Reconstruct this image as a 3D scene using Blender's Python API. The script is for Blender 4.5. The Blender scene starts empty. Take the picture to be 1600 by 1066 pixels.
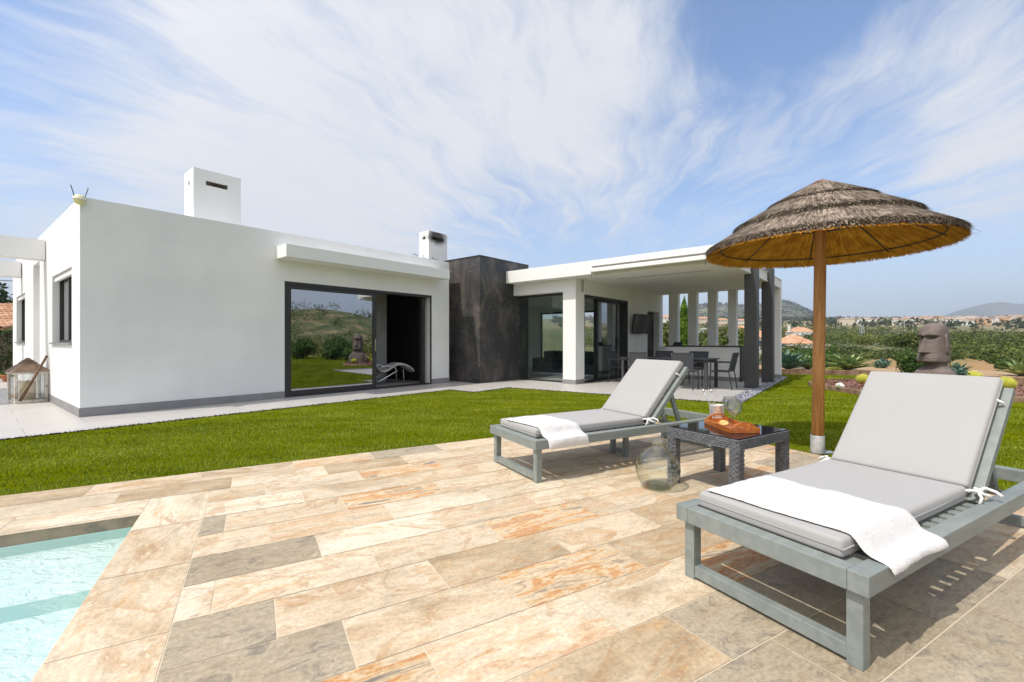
import bpy, bmesh, math, random
import numpy as np
from mathutils import Vector, Matrix, noise
from mathutils.geometry import tessellate_polygon
random.seed(7); RS = np.random.RandomState(7)
SC = bpy.context.scene
R = math.radians
# ------------------------------------------------------------------ camera
cam = bpy.data.cameras.new('camera'); camo = bpy.data.objects.new('camera', cam); SC.collection.objects.link(camo)
camo.location = (0, 0, 1.2); camo.rotation_euler = (R(90), 0, 0)
cam.sensor_width = 36; cam.lens = 36 * 705 / 1600; cam.clip_end = 40000; cam.clip_start = .05
SC.camera = camo
# ------------------------------------------------------------------ sun and sky
ELEV = 58.0
sdir = Vector((-.8 * math.cos(R(ELEV)), -.6 * math.cos(R(ELEV)), math.sin(R(ELEV))))
sl = bpy.data.lights.new('sun', 'SUN'); sl.energy = 2.75; sl.angle = R(.5); sl.color = (1, .95, .87)
so = bpy.data.objects.new('sun', sl); SC.collection.objects.link(so)
so.rotation_euler = sdir.to_track_quat('Z', 'Y').to_euler()
SC.view_settings.view_transform = 'Standard'; SC.view_settings.look = 'None'; SC.view_settings.gamma = 1
SC.view_settings.exposure = 0.46
W = bpy.data.worlds.new('World'); SC.world = W; W.use_nodes = True


class NT:
    def __init__(s, nt): s.nt = nt; nt.nodes.clear()
    def n(s, t, **k):
        x = s.nt.nodes.new(t)
        for a, b in k.items(): setattr(x, a, b)
        return x
    def set(s, node, name, v):
        if v is None: return
        i = node.inputs[name]
        if isinstance(v, bpy.types.NodeSocket): s.nt.links.new(v, i)
        else: i.default_value = v
    def math(s, op, a, b=None, c=None, clamp=False):
        x = s.n('ShaderNodeMath', operation=op, use_clamp=clamp)
        s.set(x, 0, a); s.set(x, 1, b); s.set(x, 2, c)
        return x.outputs[0]
    def vmath(s, op, a, b=None, out=0):
        x = s.n('ShaderNodeVectorMath', operation=op); s.set(x, 0, a); s.set(x, 1, b)
        return x.outputs[out]
    def noise(s, vec, scale, detail=4, rough=.55, dist=0):
        x = s.n('ShaderNodeTexNoise'); s.set(x, 'Vector', vec); s.set(x, 'Scale', scale); s.set(x, 'Detail', detail)
        s.set(x, 'Roughness', rough); s.set(x, 'Distortion', dist)
        return x.outputs['Fac']
    def map(s, vec, scale=(1, 1, 1), rot=(0, 0, 0), loc=(0, 0, 0)):
        x = s.n('ShaderNodeMapping'); s.set(x, 'Vector', vec); s.set(x, 'Scale', scale); s.set(x, 'Rotation', rot); s.set(x, 'Location', loc)
        return x.outputs[0]
    def ramp(s, fac, stops, interp='LINEAR'):
        x = s.n('ShaderNodeValToRGB'); x.color_ramp.interpolation = interp
        el = x.color_ramp.elements
        while len(el) > 1: el.remove(el[-1])
        el[0].position = stops[0][0]; el[0].color = (*stops[0][1], 1)
        for p, c in stops[1:]:
            e = el.new(p); e.color = (*c, 1)
        s.set(x, 0, fac)
        return x.outputs[0]
    def mix(s, fac, a, b, blend='MIX'):
        x = s.n('ShaderNodeMix', data_type='RGBA', blend_type=blend)
        s.set(x, 0, fac)
        for idx, v in ((6, a), (7, b)):
            if isinstance(v, bpy.types.NodeSocket): s.nt.links.new(v, x.inputs[idx])
            else: x.inputs[idx].default_value = (*v, 1) if len(v) == 3 else v
        return x.outputs[2]
    def srange(s, v, a, b, c=0, d=1):
        x = s.n('ShaderNodeMapRange', interpolation_type='SMOOTHSTEP'); s.set(x, 0, v); s.set(x, 1, a); s.set(x, 2, b); s.set(x, 3, c); s.set(x, 4, d)
        return x.outputs[0]


def world():
    t = NT(W.node_tree)
    sky = t.n('ShaderNodeTexSky', sky_type='NISHITA'); sky.sun_disc = False
    sky.sun_elevation = R(ELEV); sky.sun_rotation = math.atan2(-.8, -.6); sky.altitude = 60
    sky.air_density = 1.0; sky.dust_density = 1.6; sky.ozone_density = 1.6
    co = t.n('ShaderNodeTexCoord').outputs['Generated']
    sep = t.n('ShaderNodeSeparateXYZ'); t.set(sep, 0, co)
    x, y, z = sep.outputs
    zz = t.math('ADD', t.math('MAXIMUM', z, 0.0), .10)
    px = t.math('DIVIDE', x, zz); py = t.math('DIVIDE', y, zz)
    cb = t.n('ShaderNodeCombineXYZ'); t.set(cb, 0, px); t.set(cb, 1, py)
    P = cb.outputs[0]
    # gentle warp, then polar coordinates around a far point: cirrus streaks fan out overhead
    wn = t.n('ShaderNodeTexNoise'); t.set(wn, 'Vector', P); t.set(wn, 'Scale', .9); t.set(wn, 'Detail', 3)
    wv = t.vmath('SCALE', t.vmath('SUBTRACT', wn.outputs['Color'], (.5, .5, .5)), None); wv.node.inputs['Scale'].default_value = .9
    PW = t.vmath('ADD', P, wv)
    s2 = t.n('ShaderNodeSeparateXYZ'); t.set(s2, 0, PW)
    dx = t.math('SUBTRACT', s2.outputs[0], .9); dy = t.math('SUBTRACT', 5.2, s2.outputs[1])
    th = t.math('ARCTAN2', dx, dy)
    rr = t.math('SQRT', t.math('ADD', t.math('MULTIPLY', dx, dx), t.math('MULTIPLY', dy, dy)))
    c2 = t.n('ShaderNodeCombineXYZ'); t.set(c2, 0, t.math('MULTIPLY', th, 6.0)); t.set(c2, 1, t.math('MULTIPLY', rr, .55)); t.set(c2, 2, 3.3)
    n1 = t.noise(c2.outputs[0], 1.4, 9, .58, .35)
    n2 = t.noise(c2.outputs[0], 3.8, 9, .66, .35)
    c3 = t.n('ShaderNodeCombineXYZ'); t.set(c3, 0, t.math('MULTIPLY', th, 17.0)); t.set(c3, 1, t.math('MULTIPLY', rr, .8)); t.set(c3, 2, 8.1)
    n4 = t.noise(c3.outputs[0], 1.6, 8, .68, .6)
    n3 = t.noise(PW, 1.1, 7, .6, .3)
    def blob(ppx, ppy, rad, w):
        d = Vector(((ppx - 800) / 705, 1, (533 - ppy) / 705)).normalized()
        dt = t.vmath('DOT_PRODUCT', t.vmath('NORMALIZE', co), tuple(d), out=1)
        return t.srange(dt, math.cos(R(rad)), 1.0, 0, w)
    cov = None
    for b in [(600, 190, 36, .46), (250, 200, 32, .06), (860, 120, 22, .18), (1010, 210, 17, .22), (330, 330, 26, .14), (60, 330, 30, .12), (1560, 285, 7, .34),
              (1440, 70, 11, .10), (1400, 190, 14, .20), (1180, 190, 9, .14), (1250, 490, 30, .06), (1520, 130, 12, .16), (840, 370, 13, -.16), (110, 70, 10, -.10), (1200, 20, 10, -.06), (1400, 330, 14, -.12), (620,375,8,.08)]:
        v = blob(*b); cov = v if cov is None else t.math('ADD', cov, v)
    d0 = t.math('ADD', t.math('MULTIPLY', n1, .55), t.math('ADD', t.math('MULTIPLY', n2, .45), t.math('MULTIPLY', n3, .42)))
    d0 = t.math('ADD', d0, t.math('MULTIPLY', t.math('SUBTRACT', n4, .5), .60))
    den = t.srange(t.math('ADD', d0, cov), .78, 1.34)
    den = t.math('MULTIPLY', den, t.srange(z, 0.0, .10, .15, 1))
    haz = t.srange(z, -.02, .36, .62, 0)
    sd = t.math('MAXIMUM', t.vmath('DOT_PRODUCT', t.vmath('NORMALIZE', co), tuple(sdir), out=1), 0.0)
    fill_glow = t.math('ADD', 1.0, t.math('MULTIPLY', t.math('POWER', sd, 3.0), 1.1))  # brightens cloud towards the sun, added to lift the shaded facade
    den = t.math('MAXIMUM', den, t.srange(t.math('MULTIPLY', y, -1.0), -.05, .45, 0, .9))       # unseen cloud added behind the viewer as fill for the shaded facade      # cloud near the sun is boosted for the same fill
    den = t.math('MAXIMUM', den, t.srange(sd, .45, .95, 0, .85))  # extra out-of-view cloud cover round the sun, added as fill
    skyc = t.mix(1, sky.outputs[0], (.95, 1.0, 1.06), 'MULTIPLY')
    c = t.mix(haz, skyc, (3.15, 3.4, 3.95))
    cl = t.vmath('SCALE', t.mix(n2, (3.8, 3.92, 4.2), (4.3, 4.35, 4.45)), None); t.set(cl.node, 'Scale', fill_glow)
    cl = t.mix(t.srange(sd, .3, .95), cl, t.mix(1, cl, (1.10, 1.0, .86), 'MULTIPLY'))  # warm tint put into that added cloud so the fill is less blue
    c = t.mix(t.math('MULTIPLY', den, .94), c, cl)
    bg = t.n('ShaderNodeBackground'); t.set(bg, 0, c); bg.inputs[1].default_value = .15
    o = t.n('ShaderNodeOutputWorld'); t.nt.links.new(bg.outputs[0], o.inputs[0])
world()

# ------------------------------------------------------------------ materials
MATS = {}


def mk(name, col, rough=.6, metal=0, col2=None, nscale=3, namt=(.35, .65), bump=0, bscale=60, spec=.5, vec=None, stretch=(1, 1, 1), coat=0, bdetail=3, bdist=.01, sheen=0, subs=0):
    m = bpy.data.materials.new(name); m.use_nodes = True; t = NT(m.node_tree)
    b = t.n('ShaderNodeBsdfPrincipled'); o = t.n('ShaderNodeOutputMaterial'); t.nt.links.new(b.outputs[0], o.inputs[0])
    tc = t.n('ShaderNodeTexCoord').outputs['Object']
    co = t.map(tc, stretch)
    if col2 is not None:
        f = t.srange(t.noise(co, nscale, 6, .6), namt[0], namt[1])
        t.set(b, 'Base Color', t.mix(f, col, col2))
    else: t.set(b, 'Base Color', (*col, 1))
    t.set(b, 'Roughness', rough); t.set(b, 'Metallic', metal); t.set(b, 'Specular IOR Level', spec)
    if coat: t.set(b, 'Coat Weight', coat); t.set(b, 'Coat Roughness', .08)
    if sheen: t.set(b, 'Sheen Weight', sheen)
    if bump:
        bp = t.n('ShaderNodeBump'); t.set(bp, 'Strength', bump); t.set(bp, 'Distance', bdist)
        t.set(bp, 'Height', t.noise(co, bscale, bdetail)); t.set(b, 'Normal', bp.outputs[0])
    MATS[name] = m
    return m


def leafmat(name, c1, c2, scale=1.5, rough=.55, transl=.25, spec=.25, stretch=(1, 1, 1), rz=0):
    m = bpy.data.materials.new(name); m.use_nodes = True; t = NT(m.node_tree)
    o = t.n('ShaderNodeOutputMaterial')
    b = t.n('ShaderNodeBsdfPrincipled'); tr = t.n('ShaderNodeBsdfTranslucent'); mx = t.n('ShaderNodeMixShader')
    co = t.map(t.n('ShaderNodeTexCoord').outputs['Object'], stretch, (0, 0, rz))
    g = t.n('ShaderNodeNewGeometry')
    f = t.math('ADD', t.math('MULTIPLY', t.noise(co, scale, 3), .75), t.math('MULTIPLY', g.outputs['Random Per Island'], .35))
    c = t.mix(t.srange(f, .3, .85), c1, c2)
    t.set(b, 'Base Color', c); t.set(b, 'Roughness', rough); t.set(b, 'Specular IOR Level', spec); t.set(tr, 'Color', c); mx.inputs[0].default_value = transl
    t.nt.links.new(b.outputs[0], mx.inputs[1]); t.nt.links.new(tr.outputs[0], mx.inputs[2]); t.nt.links.new(mx.outputs[0], o.inputs[0])
    MATS[name] = m
    return m


def glassmat(name, tint, base, top, rough=0.0, bump=0, bscale=3, blend=.25, stretch=(1, 1, 1), gloss=(.95, .97, 1)):
    """thin coated glass: tinted see-through plus mirror reflection growing towards grazing angles"""
    m = bpy.data.materials.new(name); m.use_nodes = True; t = NT(m.node_tree)
    o = t.n('ShaderNodeOutputMaterial'); tr = t.n('ShaderNodeBsdfTransparent'); gl = t.n('ShaderNodeBsdfGlossy'); mx = t.n('ShaderNodeMixShader')
    t.set(tr, 'Color', (*tint, 1)); t.set(gl, 'Color', (*gloss, 1)); t.set(gl, 'Roughness', rough)
    lw = t.n('ShaderNodeLayerWeight'); lw.inputs[0].default_value = .5
    fac = t.math('ADD', t.math('MULTIPLY', t.math('POWER', lw.outputs['Facing'], 4.0), top), base + .03, clamp=True)
    if bump:
        bp = t.n('ShaderNodeBump'); t.set(bp, 'Strength', bump); t.set(bp, 'Distance', .02)
        co = t.map(t.n('ShaderNodeTexCoord').outputs['Object'], stretch)
        t.set(bp, 'Height', t.noise(co, bscale, 3, .5, .6)); t.set(gl, 'Normal', bp.outputs[0]); t.set(lw, 'Normal', bp.outputs[0])
    t.set(mx, 0, fac); t.nt.links.new(tr.outputs[0], mx.inputs[1]); t.nt.links.new(gl.outputs[0], mx.inputs[2]); t.nt.links.new(mx.outputs[0], o.inputs[0])
    MATS[name] = m
    return m


mk('render', (.84, .84, .83), .85, bump=.12, bscale=90, col2=(.76, .765, .76), nscale=.6, bdist=.004)
mk('renderroof', (.82, .82, .81), .8)
mk('plinth', (.23, .23, .232), .6, col2=(.27, .27, .27), nscale=5)
mk('alu', (.030, .029, .029), .4, spec=.5)
mk('aludark', (.018, .018, .02), .45)
mk('postgrey', (.048, .049, .052), .5, col2=(.056, .057, .06), nscale=2)
mk('sagewood', (.195, .222, .213), .5, col2=(.24, .268, .255), nscale=3, stretch=(1, 6, 6), bump=.15, bscale=30, bdist=.004)
mk('cushion', (.36, .354, .347), .85, bump=.12, bscale=500, bdist=.002, sheen=.2, col2=(.352, .348, .342), nscale=2)
mk('towel', (.66, .65, .655), .95, bump=.9, bscale=160, bdist=.006, sheen=.3)
mk('polewood', (.43, .215, .065), .55, col2=(.24, .115, .045), nscale=2.2, namt=(.35, .8), stretch=(6, 6, .5), bump=.2, bscale=25, bdist=.005)
mk('galv', (.55, .56, .56), .5, .4, col2=(.36, .37, .38), nscale=9, bump=.2, bscale=40)
mk('straw_dark', (.06, .045, .035), .95, col2=(.14, .105, .08), nscale=30)
mk('wicker', (.10, .105, .115), .36, col2=(.17, .175, .19), nscale=30)
mk('blackglass', (.008, .008, .012), .04, spec=.8)
mk('traywood', (.52, .17, .030), .3, col2=(.33, .085, .015), nscale=5, stretch=(1, 5, 5), coat=.5)
mk('steel', (.82, .80, .78), .22, .55)
mk('chrome', (.8, .8, .82), .15, 1)
mk('darkfabric', (.055, .06, .07), .85, bump=.3, bscale=250, bdist=.002)
mk('darkmetal', (.05, .053, .06), .45)
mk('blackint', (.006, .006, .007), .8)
mk('greyint', (.30, .30, .30), .6, col2=(.36, .36, .35), nscale=3)
mk('woodint', (.62, .42, .26), .5, col2=(.50, .32, .19), nscale=3, stretch=(1, 8, 1))
mk('roomwall', (.78, .80, .78), .8)
mk('sofa', (.03, .05, .055), .9, bump=.3, bscale=150)
mk('leather', (.55, .54, .52), .5, bump=.1, bscale=120, col2=(.48, .47, .45))
mk('stone_moai', (.135, .105, .095), .85, col2=(.185, .15, .138), nscale=6, bump=.6, bscale=45, bdist=.012, bdetail=8)
mk('bark', (.15, .07, .05), .95, col2=(.30, .16, .12), nscale=25, namt=(.4, .6), bump=1, bscale=30, bdist=.03)
mk('sleeper', (.16, .085, .05), .9, col2=(.28, .18, .12), nscale=4, bump=.5, bscale=20)
mk('edging', (.35, .24, .15), .9, col2=(.18, .11, .07), nscale=6, bump=.6, bscale=20)
mk('cactus', (.50, .48, .06), .7, col2=(.36, .42, .05), nscale=12)
mk('spines', (.75, .66, .22), .6)
mk('terracotta', (.50, .20, .10), .85, col2=(.38, .15, .08), nscale=3, bump=.3, bscale=20)
mk('rooftile', (.42, .20, .115), .9, col2=(.62, .38, .24), nscale=1.2, bump=.4, bscale=8)
mk('housewhite', (.72, .71, .68), .85)
mk('housecream', (.62, .54, .42), .85)
mk('housepeach', (.62, .36, .20), .85)
mk('houseglass', (.08, .10, .12), .25)
mk('lanternwhite', (.66, .62, .55), .8, col2=(.30, .22, .14), nscale=7, namt=(.5, .7), bump=.3, bscale=30)
mk('lanterntop', (.20, .13, .08), .7, col2=(.11, .07, .045), nscale=8, bump=.3, bscale=30)
mk('stick', (.10, .055, .03), .7, col2=(.16, .09, .05), nscale=8)
mk('candle', (.62, .50, .30), .6)
mk('mat_fibre', (.42, .27, .13), .95, bump=.8, bscale=150)
mk('siren', (.75, .72, .38), .45)
mk('spike', (.25, .25, .26), .4, .8)
mk('trunk', (.14, .10, .07), .9, col2=(.08, .06, .045), nscale=5, bump=.6, bscale=15)
mk('coping', (.30, .24, .16), .7, col2=(.19, .16, .12), nscale=9, bump=.3, bscale=40)
mk('poolwall', (.50, .68, .64), .5, col2=(.54, .70, .66), nscale=6)
mk('grout', (.62, .53, .40), .9)
mk('soot', (.02, .018, .016), .95)
mk('pebble', (.22, .23, .27), .7, col2=(.09, .09, .12), nscale=22, namt=(.42, .58), bump=1, bscale=22, bdist=.03)
mk('tie', (.70, .70, .69), .9)
mk('tvscreen', (.01, .012, .014), .08, spec=.7)
mk('blind', (.62, .63, .64), .8)
mk('awnfabric', (.55, .53, .47), .8)
def m_pole():
    m = bpy.data.materials.new('polewood'); m.use_nodes = True; t = NT(m.node_tree)
    b = t.n('ShaderNodeBsdfPrincipled'); o = t.n('ShaderNodeOutputMaterial'); t.nt.links.new(b.outputs[0], o.inputs[0])
    co = t.n('ShaderNodeTexCoord').outputs['Object']
    g = t.noise(t.map(co, (9, 9, .55)), 3.0, 8, .65, 1.2)
    c = t.ramp(g, [(.30, (.24, .105, .035)), (.48, (.43, .205, .060)), (.62, (.52, .27, .090)), (.75, (.36, .165, .05))])
    vo = t.n('ShaderNodeTexVoronoi'); t.set(vo, 'Vector', t.map(co, (5, 5, 2.6))); t.set(vo, 'Scale', 1.0); t.set(vo, 'Randomness', 1.0)
    k = t.srange(t.math('ADD', vo.outputs['Distance'], t.math('MULTIPLY', t.noise(co, 30, 3), .12)), .24, .12)
    c = t.mix(t.math('MULTIPLY', k, .8), c, (.09, .035, .015))
    cr = t.noise(t.map(co, (22, 22, .5)), 2.0, 4, .5)
    c = t.mix(t.math('MULTIPLY', t.srange(t.math('ABSOLUTE', t.math('SUBTRACT', cr, .55)), .008, .002), .7), c, (.10, .04, .02))
    t.set(b, 'Base Color', c); t.set(b, 'Roughness', .6)
    bp = t.n('ShaderNodeBump'); t.set(bp, 'Strength', .4); t.set(bp, 'Distance', .006); t.set(bp, 'Height', g); t.set(b, 'Normal', bp.outputs[0])
    MATS['polewood'] = m
m_pole()
leafmat('leaf_bush', (.035, .075, .015), (.10, .18, .035), 3)
leafmat('leaf_grove', (.035, .058, .012), (.19, .22, .040), .045)
leafmat('leaf_far', (.035, .055, .022), (.10, .11, .045), .01)
leafmat('leaf_cypress', (.07, .15, .010), (.20, .34, .03), 5)
leafmat('leaf_hedge', (.012, .030, .006), (.05, .09, .018), 4)
leafmat('leaf_agave', (.13, .21, .08), (.44, .52, .22), 3, rough=.45, transl=.15)
leafmat('leaf_agaveblue', (.07, .14, .10), (.17, .26, .19), 3, rough=.45, transl=.1)
leafmat('leaf_yellow', (.35, .40, .08), (.50, .50, .14), 4)
leafmat('leaf_indoor', (.01, .03, .008), (.03, .06, .02), 4)
leafmat('grassblade', (.085, .125, .001), (.36, .43, .070), .8, rough=.9, transl=.25, spec=0, stretch=(1, 2.6, 1), rz=.6)
leafmat('straw_top', (.075, .055, .042), (.44, .36, .29), 9, rough=.9, transl=0, spec=.1)
leafmat('straw_under', (.38, .155, .018), (.86, .46, .075), 7, rough=.8, transl=.1, spec=.1)
# tinted panes, water, bottle
glassmat('pane_mirror', (.30, .31, .30), .42, .8, gloss=(.92, .95, 1))
glassmat('pane_green', (.86, .92, .89), .07, .9)
glassmat('pane_door', (.45, .52, .50), .22, .9)
glassmat('watersurf', (.90, .985, .975), .0, .9, bump=.35, bscale=7, stretch=(1, 1.6, 1))


def bottleglass(name, tint, edge, wl=.35, base=.035, real=.12):
    m = bpy.data.materials.new(name); m.use_nodes = True; t = NT(m.node_tree)
    o = t.n('ShaderNodeOutputMaterial'); tr = t.n('ShaderNodeBsdfTransparent'); gl = t.n('ShaderNodeBsdfGlossy'); mx = t.n('ShaderNodeMixShader')
    lw = t.n('ShaderNodeLayerWeight'); lw.inputs[0].default_value = wl
    t.set(tr, 'Color', t.mix(t.math('POWER', lw.outputs['Facing'], 4.0), tint, edge)); t.set(gl, 'Roughness', .01)
    l2 = t.n('ShaderNodeLayerWeight'); l2.inputs[0].default_value = .5
    t.set(mx, 0, t.math('ADD', t.math('MULTIPLY', t.math('POWER', l2.outputs['Facing'], 4.0), .75), base)); t.nt.links.new(tr.outputs[0], mx.inputs[1]); t.nt.links.new(gl.outputs[0], mx.inputs[2])
    rf = t.n('ShaderNodeBsdfGlass'); t.set(rf, 'Color', (*[c ** .5 for c in tint], 1)); t.set(rf, 'IOR', 1.45); t.set(rf, 'Roughness', 0.0)
    m2 = t.n('ShaderNodeMixShader'); m2.inputs[0].default_value = real; t.nt.links.new(mx.outputs[0], m2.inputs[1]); t.nt.links.new(rf.outputs[0], m2.inputs[2]); t.nt.links.new(m2.outputs[0], o.inputs[0])
    MATS[name] = m
bottleglass('glass_bottle', (.982, .990, .962), (.20, .29, .15), base=.085, real=0.0)
bottleglass('glass_green', (.80, .94, .84), (.50, .74, .56))
bottleglass('glass_clear', (.97, .98, .98), (.22, .25, .28), base=.09)


def m_black_stone():
    m = bpy.data.materials.new('black_stone'); m.use_nodes = True; t = NT(m.node_tree)
    b = t.n('ShaderNodeBsdfPrincipled'); o = t.n('ShaderNodeOutputMaterial'); t.nt.links.new(b.outputs[0], o.inputs[0])
    co = t.n('ShaderNodeTexCoord').outputs['Object']
    n = t.noise(t.map(co, (1, 1, .55), (0, .5, 0)), 1.3, 10, .62, 1.2)
    c = t.ramp(n, [(.30, (.026, .027, .029)), (.48, (.045, .045, .047)), (.57, (.075, .067, .062)), (.64, (.125, .106, .094)), (.74, (.075, .068, .064))])
    v = t.noise(t.map(co, (1, 1, 1.4), (.3, .9, 0)), 2.2, 8, .6, 1.5)
    vein = t.srange(t.math('ABSOLUTE', t.math('SUBTRACT', v, .62)), .006, 0.0)
    c = t.mix(t.math('MULTIPLY', vein, .8), c, (.36, .33, .30))
    t.set(b, 'Base Color', c); t.set(b, 'Roughness', .42); t.set(b, 'Specular IOR Level', .4)
    MATS['black_stone'] = m
m_black_stone()


def m_tile():
    m = bpy.data.materials.new('sandstone_tile'); m.use_nodes = True; t = NT(m.node_tree)
    b = t.n('ShaderNodeBsdfPrincipled'); o = t.n('ShaderNodeOutputMaterial'); t.nt.links.new(b.outputs[0], o.inputs[0])
    a = t.n('ShaderNodeAttribute', attribute_name='tc').outputs['Vector']
    ty = t.n('ShaderNodeAttribute', attribute_name='tt')
    s = t.n('ShaderNodeSeparateXYZ'); t.set(s, 0, ty.outputs['Vector']); fo, fg, ra = s.outputs
    # cream body with soft diagonal clouding, palette shifts slab by slab
    n0 = t.noise(t.map(a, (1.2, 2.6, 1), (0, 0, .2)), 1.5, 10, .68, .45)
    warm = t.ramp(n0, [(.34, (.36, .265, .165)), (.44, (.47, .37, .25)), (.52, (.56, .47, .345)), (.60, (.50, .405, .285)), (.70, (.60, .525, .415))])
    pale = t.ramp(n0, [(.34, (.44, .36, .25)), (.46, (.565, .48, .355)), (.56, (.61, .54, .425)), (.66, (.54, .45, .32))])
    tan_ = t.ramp(n0, [(.34, (.25, .185, .115)), (.46, (.37, .28, .175)), (.56, (.44, .34, .22)), (.68, (.52, .43, .31))])
    cream = t.mix(t.srange(ra, .25, .6), warm, pale)
    cream = t.mix(t.srange(ra, .80, .90), cream, tan_)
    n1 = t.noise(t.map(a, (1.0, 3.0, 1), (0, 0, .3), (5, 3, 0)), 2.0, 10, .68, 1.6)
    cream = t.mix(t.math('MULTIPLY', t.srange(n1, .55, .68), .6), cream, (.52, .30, .12))
    n5 = t.noise(t.map(a, (1, 1.6, 1), (0, 0, -.3), (9, 1, 0)), 1.4, 8, .6, 1.2)
    cream = t.mix(t.math('MULTIPLY', t.srange(n5, .58, .72), .5), cream, (.30, .275, .225))
    n2 = t.noise(t.map(a, (1, 1.8, 1), (0, 0, -.45), (1, 8, 0)), 1.1, 7, .55, 1.3)
    e2 = t.math('SUBTRACT', n2, .52)
    vn = t.math('MULTIPLY', t.srange(e2, -.001, .001), t.srange(e2, .06, 0.0))          # veins: sharp on one side, fading on the other
    cream = t.mix(t.math('MULTIPLY', vn, .5), cream, (.36, .20, .085))
    # orange-banded slate
    n3 = t.noise(t.map(a, (.9, 4.2, 1), (0, 0, .10), (2, 2, 0)), 1.9, 12, .72, 1.1)
    org = t.ramp(n3, [(.30, (.13, .13, .125)), (.385, (.22, .20, .165)), (.43, (.42, .31, .19)), (.48, (.56, .46, .33)), (.53, (.50, .32, .15)), (.57, (.44, .185, .065)), (.61, (.50, .36, .22)), (.66, (.32, .16, .075)), (.74, (.62, .58, .52))])
    # grey-brown rough slate
    n4 = t.noise(t.map(a, (1.8, 3.2, 1), (0, 0, .2)), 3.0, 14, .78, .8)
    gry = t.ramp(n4, [(.30, (.10, .10, .095)), (.42, (.20, .172, .13)), (.50, (.34, .285, .205)), (.57, (.26, .215, .15)), (.68, (.47, .41, .32))])
    c = t.mix(fo, cream, org); c = t.mix(fg, c, gry)
    sw = t.noise(t.map(a, (1, 1, 1), (0, 0, 0), (3, 3, 3)), 1.1, 4, .5, .5)
    c = t.mix(1, c, t.ramp(sw, [(.35, (1.02, 1.01, .99)), (.62, (1.22, 1.23, 1.25))]), 'MULTIPLY')
    gr = t.noise(a, 55, 5, .7)
    c = t.mix(1, c, t.ramp(gr, [(.32, (.80, .80, .80)), (.6, (1.07, 1.07, 1.07))]), 'MULTIPLY')
    cl_ = t.noise(t.map(a, (1, 2.4, 1), (0, 0, .12)), 13, 12, .8, .4)
    c = t.mix(1, c, t.ramp(cl_, [(.34, (.80, .79, .77)), (.5, (1.0, 1.0, 1.0)), (.66, (1.10, 1.10, 1.10))]), 'MULTIPLY')
    t.set(b, 'Base Color', c); t.set(b, 'Roughness', t.srange(gr, .3, .7, .5, .72)); t.set(b, 'Specular IOR Level', .35)
    bp = t.n('ShaderNodeBump'); t.set(bp, 'Strength', .5); t.set(bp, 'Distance', .006)
    t.set(bp, 'Height', t.math('ADD', t.math('MULTIPLY', t.noise(t.map(a, (1, 2, 1)), 9, 9, .65), 1.0), t.math('MULTIPLY', n4, .8)))
    t.set(b, 'Normal', bp.outputs[0])
    MATS['sandstone_tile'] = m
m_tile()


def m_patio():
    m = bpy.data.materials.new('patio_tile'); m.use_nodes = True; t = NT(m.node_tree)
    b = t.n('ShaderNodeBsdfPrincipled'); o = t.n('ShaderNodeOutputMaterial'); t.nt.links.new(b.outputs[0], o.inputs[0])
    co = t.n('ShaderNodeTexCoord').outputs['Object']
    br = t.n('ShaderNodeTexBrick'); br.offset = .5; t.set(br, 'Vector', co); t.set(br, 'Scale', 1.0); t.set(br, 'Mortar Size', .004); t.set(br, 'Brick Width', 1.3); t.set(br, 'Row Height', .65)
    t.set(br, 'Color1', (.46, .44, .415, 1)); t.set(br, 'Color2', (.50, .48, .455, 1)); t.set(br, 'Mortar', (.25, .24, .23, 1))
    n = t.noise(t.map(co, (1, 7, 1)), 2.5, 7, .6, .5)
    c = t.mix(1, br.outputs[0], t.ramp(n, [(.3, (.88, .88, .88)), (.65, (1.06, 1.06, 1.06))]), 'MULTIPLY')
    t.set(b, 'Base Color', c); t.set(b, 'Roughness', .42)
    MATS['patio_tile'] = m
m_patio()


def m_lawn():
    m = bpy.data.materials.new('lawn_green'); m.use_nodes = True; t = NT(m.node_tree)
    b = t.n('ShaderNodeBsdfPrincipled'); o = t.n('ShaderNodeOutputMaterial'); t.nt.links.new(b.outputs[0], o.inputs[0])
    co = t.n('ShaderNodeTexCoord').outputs['Object']
    n = t.math('ADD', t.math('MULTIPLY', t.noise(co, .9, 4), .5), t.math('MULTIPLY', t.noise(t.map(co, (1, 1, 1)), 60, 5, .8), .5))
    c = t.ramp(n, [(.3, (.065, .085, .0005)), (.5, (.125, .150, .001)), (.66, (.19, .21, .003))])
    t.set(b, 'Base Color', c); t.set(b, 'Roughness', .9); t.set(b, 'Specular IOR Level', 0.0)
    bp = t.n('ShaderNodeBump'); t.set(bp, 'Strength', 1); t.set(bp, 'Distance', .02); t.set(bp, 'Height', t.noise(co, 90, 3)); t.set(b, 'Normal', bp.outputs[0])
    MATS['lawn_green'] = m
m_lawn()


def m_pool():
    m = bpy.data.materials.new('pool_floor'); m.use_nodes = True; t = NT(m.node_tree)
    b = t.n('ShaderNodeBsdfPrincipled'); o = t.n('ShaderNodeOutputMaterial'); t.nt.links.new(b.outputs[0], o.inputs[0])
    co = t.n('ShaderNodeTexCoord').outputs['Object']
    t.set(b, 'Base Color', t.mix(t.noise(co, 14, 3), (.56, .64, .62), (.72, .77, .75))); t.set(b, 'Roughness', .6)
    bp = t.n('ShaderNodeBump'); t.set(bp, 'Strength', 1); t.set(bp, 'Distance', .03); t.set(bp, 'Height', t.noise(t.map(co, (1, 1.8, 1), (0, 0, .4)), 11, 4, .6, 1.0)); t.set(b, 'Normal', bp.outputs[0])
    MATS['pool_floor'] = m
m_pool()


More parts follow.
